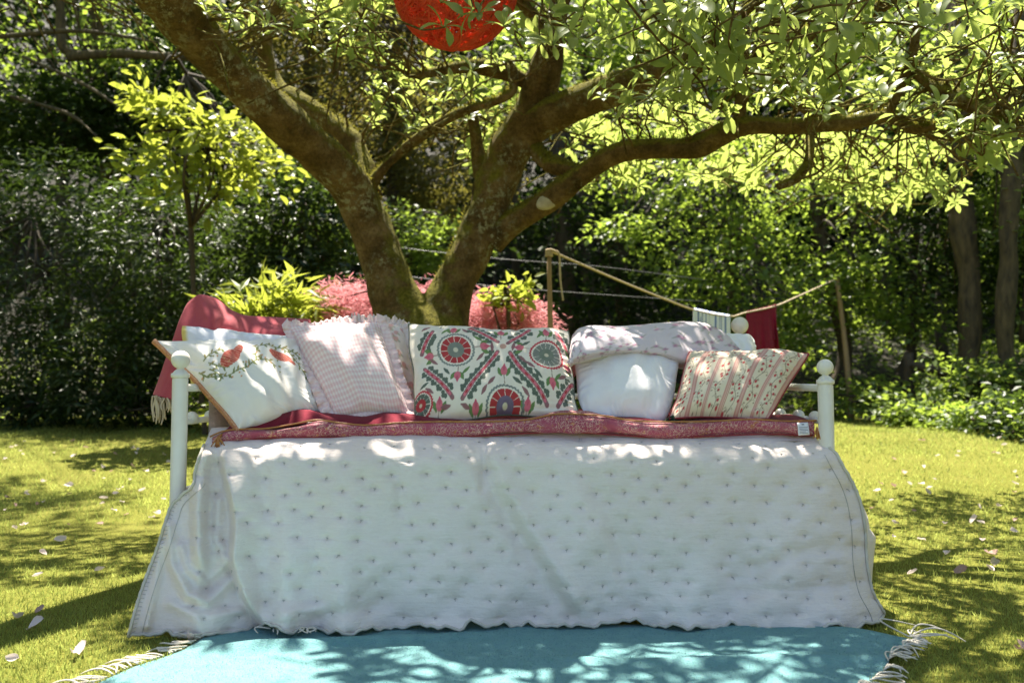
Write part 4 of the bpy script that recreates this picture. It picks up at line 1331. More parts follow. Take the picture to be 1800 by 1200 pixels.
def cushion(name, label, q, T, pattern, n=(120, 90), edge=.045, ear=2.0, mat='print', seed=0, wr=.004, back=None, flatbot=0.0, pw_=.62, bulge_v=0.0, rc=.05, group=None, cat='cushion'):
    """q: TL, TR, BR, BL as (px, py, depth). pattern(x, y): photo-pixel cloth coordinates -> sRGB 0..255"""
    tl_, tr_, br_, bl_ = [W(*c) for c in q]
    qp = np.array([c[:2] for c in q], float)
    nu, nv = n
    u, v = np.meshgrid(np.linspace(0, 1, nu), np.linspace(0, 1, nv))
    a, b = 2 * u - 1, 2 * v - 1
    uu = .5 + .5 * a * (1 - edge * (1 - b * b) * np.abs(a) ** ear)
    vv = .5 + .5 * b * (1 - edge * 1.2 * (1 - a * a) * np.abs(b) ** ear)
    cr_ = 1 - rc * (a * a * b * b) ** 2.2
    uu = .5 + (uu - .5) * cr_; vv = .5 + (vv - .5) * cr_
    # soft random waviness of the seams
    w1 = fbm(seed + 1, 5)
    uu = uu + .007 * w1(u * 2, v * 2); vv = vv + .010 * w1(v * 2 + 5, u * 2)
    bil = lambda A, B, C_, D_: (A * ((1 - uu) * (1 - vv))[..., None] + B * (uu * (1 - vv))[..., None] + C_ * (uu * vv)[..., None] + D_ * ((1 - uu) * vv)[..., None])
    P = bil(tl_, tr_, br_, bl_)
    nrm = np.cross(tr_ - tl_, bl_ - tl_) + np.cross(br_ - bl_, br_ - tr_)
    nrm /= np.linalg.norm(nrm)
    if nrm[1] > 0: nrm = -nrm
    prof = (1 - np.abs(a) ** 2.3) ** pw_ * (1 - np.abs(b + bulge_v * (1 - b * b)) .clip(0, 1) ** 2.3) ** pw_
    rimf = np.clip((1 - np.maximum(np.abs(a), np.abs(b))) * 6, 0, 1)
    w2, w3 = fbm(seed + 2, 7), fbm(seed + 3, 16)
    wrn = w2(u * 1.6, v) * .9 + .5 * w3(u * 1.5, v)
    # gathers that run in from the seams
    e = np.maximum(np.abs(a), np.abs(b))
    ang = np.arctan2(b, a)
    gath = np.sin(ang * 23 + 3 * w1(u * 3, v * 3)) * np.exp(-((1 - e) / .13)) * np.clip((1 - e) * 14, 0, 1)
    dsp = T * prof + wr * wrn * rimf + wr * .9 * gath
    Fp = P + nrm * dsp[..., None]
    qx = bil(np.append(qp[0], 0), np.append(qp[1], 0), np.append(qp[2], 0), np.append(qp[3], 0))
    # print is laid out on the flat cloth, so use the un-pinched parameters
    qx = ((1 - u) * (1 - v))[..., None] * qp[0] + (u * (1 - v))[..., None] * qp[1] + (u * v)[..., None] * qp[2] + ((1 - u) * v)[..., None] * qp[3]
    colr = pattern(qx[..., 0].ravel(), qx[..., 1].ravel(), u.ravel(), v.ravel())
    colr = lin(np.broadcast_to(colr, (nu * nv, 3)))
    k = 3
    Pb = P[::k, ::k] - nrm * (T * (back if back is not None else .8) * prof[::k, ::k])[..., None]
    cb = colr.reshape(nv, nu, 3)[::k, ::k].reshape(-1, 3)
    cb = np.broadcast_to(np.median(colr, 0), cb.shape)
    m1 = gridf(nv, nu)[:, ::-1]
    nvb, nub = Pb.shape[:2]
    V = np.vstack([Fp.reshape(-1, 3), Pb.reshape(-1, 3)])
    o = mesh_np(name, V, [m1, gridf(nvb, nub) + nu * nv], M[mat], col=np.vstack([colr, cb]))
    tag(o, label, cat, group)
    border = np.concatenate([P[0, :-1], P[:-1, -1], P[-1, :0:-1], P[:0:-1, 0]])
    return o, border, nrm, P


def piping(o, border, r_, mat, a=0, b=None, name='piping'):
    mb = MB()
    pts = border[a:b]
    if b is None and a == 0:
        pts = np.vstack([border, border[:1]])
    mb.tube(pts, r_, 6)
    return mb.build(name, M[mat], o)


def ruffle(o, border, nrm, P, width, waves, colr, seed, name='ruffle', sel=None, amp=.011):
    c = P.reshape(-1, 3).mean(0)
    B = border if sel is None else border[sel[0]:sel[1]]
    n = len(B)
    out = B - c; out -= nrm * (out @ nrm)[:, None]; out /= np.linalg.norm(out, axis=1)[:, None]
    T = np.gradient(B, axis=0); T /= np.linalg.norm(T, axis=1)[:, None] + 1e-9
    q = np.cross(T, nrm); q *= np.sign((q * out).sum(1))[:, None]
    out = q * .75 + out * .35
    w = Wob(seed, 7, dim=1)
    s = np.arange(n) / n
    rows = []
    for f in np.linspace(0, 1, 6):
        ph = np.sin(s * waves * 6.283 + 1.6 * w(s * 3) + .6 * f)
        rows.append(B + out * (width * f * (1 + .12 * w(s * 4)))[:, None] + nrm * (ph * amp * f ** .8 * (1 + .4 * w(s * 5 + 2)))[:, None] + T * (np.cos(s * waves * 12.566) * .004 * f)[:, None])
    V = np.array(rows)
    ob = mesh_np(name, V.reshape(-1, 3), gridf(6, n, False, sel is None), M['print'], o, col=lin(np.broadcast_to(colr(V.reshape(-1, 3)), (6 * n, 3))))
    ob.modifiers.new('t', 'SOLIDIFY').thickness = .0015
    return ob


def lay(rgb, mask, c):
    m = np.clip(mask, 0, 1)[:, None]
    return rgb * (1 - m) + np.asarray(c, float) * m


def ell(x, y, cx, cy, rx, ry, ang=0):
    c, s = math.cos(ang), math.sin(ang)
    dx, dy = x - cx, y - cy
    a, b = (dx * c + dy * s) / rx, (-dx * s + dy * c) / ry
    return np.clip((1 - np.hypot(a, b)) * min(rx, ry) + .5, 0, 1)


def petal(x, y, cx, cy, L, w, ang):
    """pointed leaf shape"""
    c, s = math.cos(ang), math.sin(ang)
    dx, dy = x - cx, y - cy
    a, b = (dx * c + dy * s) / L, (-dx * s + dy * c)
    return np.clip((w * np.sqrt(np.clip(1 - a * a, 0, 1)) * (1 - .45 * np.abs(a)) - np.abs(b)) + .5, 0, 1) * (np.abs(a) < 1)


def line(x, y, poly, w):
    return np.clip(w - pdist(x, y, poly) + .5, 0, 1)


# ---- patterned cushion in the middle
def suzani(x, y, u, v):
    X, Y = (x - 700) * 4.286, (y - 520) * 4.286
    rgb = np.broadcast_to(np.array([226, 217, 203.]), (len(x), 3)).copy()
    G, DG, PK, RD, MV, LG = (104, 112, 104), (70, 84, 74), (205, 92, 112), (160, 34, 40), (128, 82, 88), (84, 118, 62)

    def leaf(a, b, L, w, ang, c):
        nonlocal rgb
        rgb = lay(rgb, petal(X, Y, a, b, L, w, ang), c)

    def tulip(cx, cy, ang=0.0, s=1.0):
        nonlocal rgb
        ux, uy = math.sin(ang), -math.cos(ang)
        for sg in (-1, 1):
            leaf(cx + sg * 34 * s * -uy - ux * -4, cy + sg * 34 * s * ux - uy * 4 + 4, 34 * s, 17 * s, math.atan2(uy, ux) + sg * .5, LG)
        rgb = lay(rgb, ell(X, Y, cx, cy, 26 * s, 32 * s, ang), PK)
        rgb = lay(rgb, petal(X, Y, cx + ux * 22 * s, cy + uy * 22 * s, 26 * s, 13 * s, math.atan2(uy, ux)), (190, 70, 95))
        rgb = lay(rgb, line(X, Y, [(cx - ux * 30 * s, cy - uy * 30 * s), (cx - ux * 85 * s, cy - uy * 85 * s)], 3.5), (150, 130, 118))

    def rosette(cx, cy, R, ring, pet, core, n=12):
        nonlocal rgb
        dx, dy = X - cx, (Y - cy) * 1.08
        d, a = np.hypot(dx, dy), np.arctan2(dy, dx)
        chain = np.abs(d - R - 7 * np.abs(np.sin(a * 17))) < 8
        rgb = lay(rgb, chain * 1.0, ring)
        rgb = lay(rgb, ((d < R * .87) & (np.abs(np.sin(a * n / 2)) > .20 - .1 * d / R)) * 1.0, pet)
        rgb = lay(rgb, np.clip((R * .50 - d) / 4, 0, 1), core)
        rgb = lay(rgb, np.clip((R * .16 - d) / 4, 0, 1), (205, 196, 170))

    def bar(x0, y0, x1, y1):
        nonlocal rgb
        L = math.hypot(x1 - x0, y1 - y0)
        tx, ty = (x1 - x0) / L, (y1 - y0) / L
        n = max(3, int(L / 52))
        for i in range(n):
            f = (i + .5) / n * L
            for sg in (-1, 1):
                for k in (-13, 13):
                    cx, cy = x0 + tx * (f + k) - ty * sg * 34, y0 + ty * (f + k) + tx * sg * 34
                    rgb = lay(rgb, ell(X, Y, cx, cy, 15, 15), DG)
                rgb = lay(rgb, ell(X, Y, x0 + tx * f - ty * sg * 48, y0 + ty * f + tx * sg * 48, 13, 13), DG)
        rgb = lay(rgb, line(X, Y, [(x0 - tx * 10, y0 - ty * 10), (x1 + tx * 26, y1 + ty * 26)], 16), MV)
        rgb = lay(rgb, line(X, Y, [(x0, y0), (x1, y1)], 10), PK)
        for i in range(n):
            f = (i + .5) / n * L
            rgb = lay(rgb, ell(X, Y, x0 + tx * f, y0 + ty * f, 15, 7, math.atan2(ty, tx)), RD)

    for b in ((185, 620, 380, 825), (735, 550, 495, 830), (850, 560, 1095, 855), (535, 300, 725, 440), (980, 315, 840, 450), (250, 345, 175, 475), (1195, 330, 1290, 440), (1330, 700, 1215, 850)):
        bar(*b)
    for cx, cy, an in ((415, 325, 0), (770, 345, 0), (1105, 350, 0), (640, 495, 1.57), (918, 508, -1.57), (225, 522, -1.57), (440, 705, 3.14), (808, 680, 0), (1160, 742, 3.14), (300, 888, 0), (580, 900, 0), (1292, 585, 1.57), (965, 890, 0)):
        tulip(cx, cy, an)
    for cx, cy in ((427, 498), (1130, 535)):
        for k in range(8):
            a = k * math.pi / 4 + math.pi / 8
            leaf(cx + 190 * math.cos(a), cy + 178 * math.sin(a), 42, 13, a + 1.57 + .5 * (-1) ** k, MV if k % 3 == 0 else LG if k % 2 else DG)
    for cx, cy, an in ((710, 745, .7), (900, 745, -.7), (650, 800, .9), (950, 815, -.9), (180, 755, .4), (220, 800, -.6), (330, 265, .9), (200, 290, .5), (1240, 690, .6), (350, 895, .2), (500, 890, -.3), (1010, 640, -.6), (700, 500, 1.5), (865, 500, 1.5), (560, 270, .3), (880, 290, -.4)):
        leaf(cx, cy, 40, 14, -an, MV if int(cx) % 3 else DG)
    rosette(427, 498, 128, (110, 120, 116), RD, G)
    rosette(1132, 535, 120, (178, 40, 56), G, (92, 106, 92), 14)
    rosette(800, 905, 132, (104, 112, 112), RD, (92, 78, 108))
    rosette(150, 880, 88, (180, 44, 56), DG, RD)
    rgb = lay(rgb, ell(X, Y, 785, 497, 26, 24), (188, 142, 128))
    n = fbm(801, .4)(x, y)
    return (rgb + n[:, None] * 2) * .84 + np.array([218, 206, 194.]) * .16


o, B, nr, P = cushion('patterned_cushion', 'cream cushion embroidered with red and grey rosettes at the middle of the bed', [(712, 569, 3.06), (1003, 580, 3.08), (1020, 735, 2.86), (725, 742, 2.84)], .085, suzani, (300, 170), .065, seed=100, wr=.006, rc=.03)
piping(o, B, .0032, 'greenpipe')


# ---- embroidered cushion on the left
def embroid(x, y, u, v):
    X, Y = (x - 200) * 3.75, (y - 480) * 3.75
    rgb = np.broadcast_to(np.array([224, 219, 213.]), (len(x), 3)).copy()
    GR, OL = (122, 128, 84), (150, 138, 92)
    vines = [[(560, 630), (600, 590), (650, 580), (700, 585)], [(540, 700), (600, 740), (680, 745), (760, 725), (850, 705), (930, 665), (990, 655), (1050, 690)],
             [(880, 550), (925, 570), (915, 640), (950, 650)], [(920, 555), (1000, 545), (1080, 550), (1150, 590), (1200, 640), (1240, 690), (1290, 740)], [(590, 650), (650, 670), (720, 690)], [(600, 690), (650, 720), (690, 760)], [(1100, 550), (1180, 570), (1240, 600)]]
    for p in vines:
        rgb = lay(rgb, line(X, Y, p, 4), GR)
        P_ = np.array(p, float)
        for k in range(len(P_) - 1):
            L = np.hypot(*(P_[k + 1] - P_[k]))
            an = math.atan2(*(P_[k + 1] - P_[k])[::-1])
            for i in range(max(1, int(L / 24))):
                c = P_[k] + (P_[k + 1] - P_[k]) * (i + .5) / max(1, int(L / 24))
                sg = 1 if i % 2 else -1
                rgb = lay(rgb, petal(X, Y, c[0] + 14 * math.cos(an + sg * 1.0), c[1] + 14 * math.sin(an + sg * 1.0), 17, 7, an + sg * .9), GR if i % 3 else OL)
    dots = np.sin(X * .42) * np.sin(Y * .42 + (X * .21)) > -.1
    for cx, cy, rx, ry, an in ((740, 640, 78, 44, -.25), (800, 605, 34, 30, -.9), (1085, 622, 92, 30, .42), (1150, 655, 50, 16, .5)):
        m = ell(X, Y, cx, cy, rx, ry, an)
        rgb = lay(rgb, m, (208, 142, 122))
        rgb = lay(rgb, m * dots, (176, 68, 60))
    for i in range(60):
        a, b = np.random.default_rng(i).uniform([560, 560], [1300, 760])
        if min(pdist(np.array([a]), np.array([b]), p)[0] for p in vines) < 42:
            rgb = lay(rgb, ell(X, Y, a, b, 6, 6), OL if i % 2 else (200, 150, 110))
    return rgb


o, B, nr, P = cushion('embroidered_cushion', 'white cushion embroidered with coral shapes and green vines at the left end', [(268, 596, 2.86), (528, 597, 3.06), (574, 738, 2.92), (421, 757, 2.78)], .085, embroid, (200, 130), .07, seed=110, wr=.009, pw_=.6, rc=0)
n_ = 200 + 130 - 2
# braid down the left side
mb = MB()
L_ = P[:, 0]
for dx in (0, .010, .020):
    mb.tube(L_ + np.array([-dx * .6, dx * 1.0, -dx * .2]), .0065, 6)
mb.build('braid_trim', M['braid'], o)
mb = MB(); mb.tube(P[:, -1], .004, 6); mb.build('piping', M['redpipe'], o)

# ---- pale pillow and its yellow edge, behind
o, B, nr, P = cushion('pillow', 'plain white pillow with a yellow edge behind the embroidered cushion', [(316, 572, 3.02), (520, 592, 3.22), (510, 690, 3.10), (338, 690, 2.98)], .06, lambda x, y, u, v: lay(np.broadcast_to(np.array([226, 226, 232.]), (len(x), 3)), smooth(.06, .02, u), (214, 190, 110)), (90, 60), .03, seed=120, wr=.006)


# ---- gingham with its frill
def gingham(x, y, u, v):
    a, b = (np.sin(u * 26 * 6.283) > 0) * 1.0, (np.sin(v * 21 * 6.283) > 0) * 1.0
    w, k = np.array([228, 216, 214.]), np.array([218, 182, 185.])
    f = (a + b) / 2
    return w * (1 - f[:, None]) + k * f[:, None]


def gingham_r(V):
    a = (np.sin(V[:, 0] * 420) > 0) * .5 + (np.sin(V[:, 2] * 420) > 0) * .5
    return np.array([228, 210, 206.]) * (1 - a[:, None]) + np.array([220, 190, 188.]) * a[:, None]


def faint_floral(x, y, u, v):
    rgb = np.broadcast_to(np.array([226, 212, 206.]), (len(x), 3)).copy()
    rr = np.random.default_rng(77)
    for _ in range(60):
        a, b = rr.uniform(0, 1, 2)
        rgb = lay(rgb, ell(u * 130, v * 130, a * 130, b * 130, 4.5, 4.5), (214, 168, 160))
        rgb = lay(rgb, ell(u * 130, v * 130, a * 130 + 4, b * 130 + 3, 3, 1.6, .6), (176, 176, 150))
    return rgb


o, B, nr, P = cushion('floral_pillow', 'faded floral frilled pillow between the gingham and patterned cushions', [(596, 566, 3.25), (706, 568, 3.25), (745, 720, 3.05), (610, 720, 3.05)], .055, faint_floral, (110, 90), .03, seed=130)
ruffle(o, B, nr, P, .032, 26, lambda V: np.array([226, 210, 202.]), 131, sel=(0, 109 + 70))
o, B, nr, P = cushion('gingham_cushion', 'pink gingham frilled cushion leaning left of the patterned cushion', [(503, 573, 3.07), (668, 562, 3.12), (722, 728, 2.90), (588, 734, 2.86)], .085, gingham, (234, 180), .055, seed=140, wr=.006)
ruffle(o, B, nr, P, .030, 44, gingham_r, 141, amp=.008)


# ---- right hand group
def plain_white(x, y, u, v):
    return np.broadcast_to(np.array([231, 229, 231.]), (len(x), 3))


o, B, nr, P = cushion('white_pillow', 'plain white pillow under the folded floral quilt on the right', [(1006, 606, 3.12), (1198, 606, 3.16), (1176, 744, 2.90), (1020, 728, 2.88)], .075, plain_white, (120, 100), -.01, seed=150, wr=.0055, rc=.09)
o, B, nr, P = cushion('white_pillow', 'sunlit white pillow standing against the right end of the bed', [(1236, 584, 3.42), (1326, 590, 3.46), (1338, 690, 3.30), (1230, 690, 3.26)], .085, plain_white, (80, 70), .02, seed=155, wr=.006, rc=.22)


def sprigs(rgb, X, Y, n, seed, c1, c2, c3, box):
    rr = np.random.default_rng(seed)
    for _ in range(n):
        a, b = rr.uniform(box[0], box[2]), rr.uniform(box[1], box[3])
        for k in range(5):
            t = k * 1.257 + rr.uniform(0, 1)
            rgb = lay(rgb, ell(X, Y, a + 2.3 * math.cos(t), b + 2.3 * math.sin(t), 2.0, 1.6), c1)
        rgb = lay(rgb, ell(X, Y, a, b, 1.5, 1.5), c2)
        t = rr.uniform(0, 6.28)
        for sg in (0, 2.2):
            rgb = lay(rgb, petal(X, Y, a + 6 * math.cos(t + sg), b + 6 * math.sin(t + sg), 4, 1.5, t + sg), c3)
    return rgb


# folded floral quilt lying over the white pillow
topc = np.array([(1001, 612), (1005, 590), (1016, 577), (1037, 571), (1090, 573), (1130, 570), (1160, 567), (1210, 564), (1245, 568), (1272, 583), (1296, 602), (1318, 624)], float)
botc = np.array([(1002, 645), (1008, 640), (1024, 637), (1046, 631), (1077, 626), (1105, 626), (1135, 629), (1165, 636), (1194, 648), (1214, 650), (1245, 645), (1290, 640)], float)
m = 150
k_ = np.linspace(0, 1, m)
seg = np.linspace(0, 1, len(topc))
tc = np.stack([np.interp(k_, seg, topc[:, i]) for i in (0, 1)], 1)
bc = np.stack([np.interp(k_, seg, botc[:, i]) for i in (0, 1)], 1)
for _ in range(3):
    for q_ in (tc, bc):
        q_[2:-2] = (q_[:-4] + q_[1:-3] + q_[2:-2] + q_[3:-1] + q_[4:]) / 5
rows = []
fw = fbm(161, .03)
fw2 = fbm(162, .09)
for f in np.linspace(0, 1, 60):
    p = tc * (1 - f) + bc * f
    dep = 3.10 + (p[:, 0] - 1000) / 300 * .26
    dep = dep - .200 * np.sin(min(f * 1.25, 1) * 1.5708) ** .65 - .02 * f
    dep = dep + .07 * smooth(.80, 1.02, f)
    dep = dep - .010 * fw(p[:, 0], p[:, 1]) - .004 * fw2(p[:, 0], p[:, 1])
    dep = dep + .012 * np.exp(-(pdist(p[:, 0], p[:, 1], [(1180, 590), (1240, 625), (1262, 640)]) / 5) ** 2) * (f > .05)
    rows.append((p, dep))
backrows = []
for f in np.linspace(1, .08, 10):
    p = tc.copy(); p[:, 1] += f * 75
    backrows.append(Wv(p[:, 0], p[:, 1], 3.10 + (p[:, 0] - 1000) / 300 * .26 + .11 * math.sin(min(1, f * 2) * 1.57)))
V = np.array(backrows + [Wv(p[:, 0], p[:, 1], d) for p, d in rows])
X = np.tile(np.linspace(1000, 1320, m), (70, 1)).ravel(); Yy = np.repeat(np.linspace(548, 650, 70), m)
rgb = np.broadcast_to(np.array([210, 198, 204.]), (len(X), 3)).copy()
rgb = sprigs(rgb, X, Yy, 105, 163, (184, 150, 168), (160, 116, 140), (168, 166, 160), (1000, 540, 1320, 655))
rgb = lay(rgb, (np.abs(Yy - 642) < 1.6) * .5, (190, 170, 178))
fq = tag(mesh_np('folded_quilt', V.reshape(-1, 3), gridf(70, m)[:, ::-1], M['print'], col=lin(rgb)), 'lilac floral quilt folded over the top of the white pillow', 'quilt')
md = fq.modifiers.new('t', 'SOLIDIFY'); md.thickness = .012; md.offset = -1
mb = MB(); mb.tube(Wv(bc[:, 0], bc[:, 1] - 1, rows[-1][1] - .004), .0035, 6); mb.build('hem', M['hem'], fq)


# ---- striped cushion
def striped(x, y, u, v):
    rgb = np.broadcast_to(np.array([222, 209, 187.]), (len(x), 3)).copy()
    L = u * 220
    per = 36.0
    ph = (L + 4) % per
    rgb = lay(rgb, (np.abs(ph - 4.5) < 3.6) * .85, (198, 142, 136))
    rgb = lay(rgb, (np.abs(ph - 4.5) < 1.2) * .8, (214, 176, 162))
    for d in (-.3, 9.3):
        rgb = lay(rgb, (np.abs(ph - d) < .7) * .7, (176, 112, 104))
    rr = np.random.default_rng(171)
    X, Y = L, v * 125
    for s in range(7):
        cx = 22.5 + s * per - 4
        rgb = lay(rgb, (np.abs(X - cx - 5 * np.sin(Y * .16 + s)) < .75) * .7, (132, 116, 100))
        for k in range(13):
            yb_ = k * 10 + rr.uniform(-2, 2)
            xb_ = cx + 5 * math.sin(yb_ * .16 + s)
            for sg in (-1, 1):
                rgb = lay(rgb, line(X, Y, [(xb_, yb_), (xb_ + sg * 6, yb_ - 4), (xb_ + sg * 9, yb_ - 2)], .3) * .75, (128, 116, 100))
                if rr.random() < .75:
                    rgb = lay(rgb, ell(X, Y, xb_ + sg * rr.uniform(3, 9), yb_ + rr.uniform(-5, 3), 2.3, 2.0), (186, 74, 78))
                rgb = lay(rgb, ell(X, Y, xb_ + sg * rr.uniform(2, 10), yb_ + rr.uniform(-6, 4), 1.6, 1.0), (150, 132, 112))
    return rgb


o, B, nr, P = cushion('striped_cushion', 'cream cushion with rose floral stripes and dark red piping at the right end', [(1211, 616, 3.08), (1427, 621, 2.98), (1352, 738, 2.84), (1171, 738, 2.86)], .090, striped, (260, 150), .06, seed=170, back=1.0, wr=.006, rc=.03)
piping(o, B, .0036, 'redpipe')

# ================================================================== the rose throw over the left end
topc = np.array([(270, 694), (280, 668), (292, 632), (305, 597), (315, 566), (329, 534), (350, 517), (380, 525), (410, 548), (432, 556), (480, 558), (545, 562)], float)
botc = np.array([(310, 704), (318, 685), (326, 668), (335, 650), (348, 640), (366, 632), (392, 628), (420, 628), (446, 628), (470, 630), (500, 632), (560, 634)], float)
topd = np.interp(np.arange(12), [0, 4, 6, 9, 11], [3.02, 3.04, 3.10, 3.25, 3.42])
m = 120
k_ = np.linspace(0, 1, m); seg = np.linspace(0, 1, 12)
tc = np.stack([np.interp(k_, seg, topc[:, i]) for i in (0, 1)], 1); bc = np.stack([np.interp(k_, seg, botc[:, i]) for i in (0, 1)], 1)
td = np.interp(k_, seg, topd)
for _ in range(2):
    for q_ in (tc, bc):
        q_[2:-2] = (q_[:-4] + q_[1:-3] + q_[2:-2] + q_[3:-1] + q_[4:]) / 5
tw = fbm(181, .035)
rows = []
for f in np.linspace(1, .1, 14):          # far side, hanging behind
    p = tc.copy(); p[:, 1] += f * 70 * smooth(.12, .5, k_); p[:, 0] += f * 30
    rows.append(Wv(p[:, 0], p[:, 1], td + .035 + .05 * math.sqrt(f)))
for f in np.linspace(0, 1, 40):
    p = tc * (1 - f) + bc * f
    dep = td + .035 - .06 * math.sin(min(f * 2.2, 1) * 1.57) - .034 * tw(p[:, 0] * 1.4 + p[:, 1] * .6, p[:, 1] * .3) * min(1, f * 3)
    dep = dep - .02 * np.exp(-(pdist(p[:, 0], p[:, 1], [(352, 520), (372, 560), (380, 600)]) / 14) ** 2) + .02 * np.exp(-(pdist(p[:, 0], p[:, 1], [(400, 550), (385, 575), (410, 600)]) / 9) ** 2)
    rows.append(Wv(p[:, 0], p[:, 1], dep))
V = np.array(rows)
throw = tag(mesh_np('throw_blanket', V.reshape(-1, 3), gridf(*V.shape[:2])[:, ::-1], M['throw']), 'dusty rose wool throw with cream fringe hung over the left bed end', 'blanket')
md = throw.modifiers.new('t', 'SOLIDIFY'); md.thickness = .006; md.offset = 0
for i in range(22):
    f = i / 21
    p = np.array([269 + f * 41 + rng.normal(0, .8), 695 + f * 9 + rng.normal(0, 1.2)])
    dp = 3.0 + .02 * f + rng.normal(0, .006)
    L = (46 if f < .45 else 26 - 14 * (f - .45)) * rng.uniform(.75, 1.1)
    a = W(p[0], p[1], dp); mb = MB()
    e = W(p[0] + rng.normal(1.5, 2.2), p[1] + L, dp - .01)
    mid = (a + e) / 2 + rng.normal(0, .006, 3)
    mb.tube([a, mid, e], [.0026, .0036, .0022], 6, res=4)
    mb.build('fringe_tassel', M['fringe'], throw)

# ================================================================== the rug on the grass
m = 150
topw = [(-.80, 2.76), (-.4, 2.74), (.3, 2.70), (.62, 2.685), (.82, 2.66), (1.0, 2.575), (1.15, 2.485)]
botw = [(-1.33, 1.45), (-.9, 1.43), (-.4, 1.42), (0, 1.42), (.2, 1.43), (.3, 1.44), (.40, 1.55)]
k_ = np.linspace(0, 1, m); seg = [0, .2, .55, .72, .83, .92, 1]
ta = np.stack([np.interp(k_, seg, [p[i] for p in topw]) for i in (0, 1)], 1); ba = np.stack([np.interp(k_, seg, [p[i] for p in botw]) for i in (0, 1)], 1)
for _ in range(3): ta[1:-1] = (ta[:-2] + ta[1:-1] + ta[2:]) / 3
rows = []
rw, rw2, rw3 = fbm(191, 6), fbm(192, 2.2), fbm(193, 24)
for f in np.linspace(0, 1, 130):
    p = ta * (1 - f) + ba * f
    p = p + np.stack([.006 * np.sin(f * 30) * (np.abs(k_ - .5) * 2) ** 8, 0 * k_], 1)
    z = .011 + .0045 * rw(p[:, 0], p[:, 1] * 1.6) + .0014 * rw3(p[:, 0], p[:, 1]) + .006 * rw2(p[:, 0], p[:, 1] * 2)
    z += .020 * np.exp(-((p[:, 1] - 2.50 - .10 * np.sin(p[:, 0] * 2 + 1)) / .035) ** 2) * smooth(-.9, -.7, p[:, 0]) * (1 - smooth(-.55, .2, p[:, 0])) + .010 * np.exp(-((p[:, 1] - 2.36 + .05 * p[:, 0]) / .03) ** 2) * smooth(-.2, .3, p[:, 0])
    rows.append(np.column_stack([p, np.maximum(z, .004)]))
V = np.array(rows)
rug = tag(mesh_np('rug', V.reshape(-1, 3), gridf(130, m)[:, ::-1], M['rug']), 'turquoise wool rug with off white tassels lying on grass before the bed', 'rug')
md = rug.modifiers.new('t', 'SOLIDIFY'); md.thickness = .005; md.offset = -1


# wool nap
rn = np.random.default_rng(195)
n = 90000
i_, j_, fu, fv = rn.integers(0, 129, n), rn.integers(0, m - 1, n), rn.random(n)[:, None], rn.random(n)[:, None]
Pn = (V[i_, j_] * (1 - fu) + V[i_ + 1, j_] * fu) * (1 - fv) + (V[i_, j_ + 1] * (1 - fu) + V[i_ + 1, j_ + 1] * fu) * fv
Dn = rn.normal(0, .7, (n, 3)) + [0, 0, .8]
Vn, Fn = place((np.array([[-.16, 0, 0], [.16, 0, 0], [0, 1, 0]]), np.array([[0, 1, 2]])), Pn - [0, 0, .0006], Dn, rn.normal(size=(n, 3)), rn.uniform(.002, .0052, n))
tag(mesh_np('wool_nap', Vn, Fn, M['rug'], rug, smooth_=False), kind='stuff')


def cord(p, d, L, curl, nm='tassel'):
    d = np.array(d, float); d /= np.linalg.norm(d)
    s = np.array([-d[1], d[0], 0])
    pts = []
    for f in np.linspace(0, 1, 6):
        pts.append(p + d * L * f + s * curl * L * math.sin(f * 3.0) + np.array([0, 0, .010 * math.sin(f * 3.1) * L / .08 - .002 * f]))
    mb = MB(); mb.tube(pts, [.0020, .0023, .0025, .0023, .0022, .0012], 6, res=3)
    mb.build(nm, M['cord'], rug)


LE = V[:, 0]; RE = V[:, -1]
for i in range(60):
    f = i / 59 * .60
    p = LE[int(f * 129)] + [0, 0, .004]
    cord(p, (-1, rng.normal(.25, .25), 0), rng.uniform(.055, .10), rng.normal(.2, .3))
for i in range(70):
    f = i / 69 * .62
    p = RE[int(f * 129)] + [0, 0, .005]
    cord(p, (1, rng.normal(-.15, .5), 0), rng.uniform(.035, .07), rng.normal(0, .5))
for a in ((.9, .25), (.95, .05), (1, -.1), (1, -.35), (.5, .6)):
    cord(RE[1] + [-.01, 0, .008], (a[0], a[1], 0), rng.uniform(.11, .15), rng.normal(.3, .3))
for i in range(15):
    x, y = rng.uniform(470, 560), rng.uniform(1094, 1103)
    p = W(x, y, 2.58); p[2] = .024
    cord(p, (rng.normal(.1, .5), -1, 0), rng.uniform(.03, .06), rng.normal(0, .5))

# ================================================================== washing line
lp = W(965, 437, 6.0); lpb = np.array([lp[0] + .025, 6.0, float(gz(lp[0], 6.0)) - .1])
mb = MB(); mb.tube([lpb, (lp + lpb) / 2, lp], [.019, .0175, .016], 10, res=4, wob=barkw, bump=.05)
tag(mb.build('washing_line_pole', M['wood_pole']), 'thin wooden post holding the near end of the washing line', 'pole', 'washing line poles')
rp_ = W(1471, 488, 11.5); rpb = W(1497, 735, 11.5); rpb[2] = float(gz(rpb[0], 11.5)) - .05
mb = MB(); mb.tube([rpb, (rp_ + rpb) / 2 + [.02, 0, 0], rp_], [.042, .038, .032], 10, res=4, wob=barkw, bump=.06)
tag(mb.build('washing_line_pole', M['wood_pole']), 'leaning wooden pole at the lawn edge holding the far end of the line', 'pole', 'washing line poles')
LP = [(965, 440, 6.0), (1030, 468, 6.35), (1100, 498, 6.8), (1170, 526, 7.3), (1222, 545, 7.7), (1282, 556, 8.1), (1312, 549, 8.35), (1362, 538, 8.8), (1400, 522, 9.6), (1440, 504, 10.6), (1472, 489, 11.45)]
lw = np.array([W(*p) for p in LP])
mb = MB(); mb.tube(lw, .0085, 7, res=6)
lineo = tag(mb.build('washing_line', M['rope']), 'hemp rope washing line sagging between the two poles', 'rope')
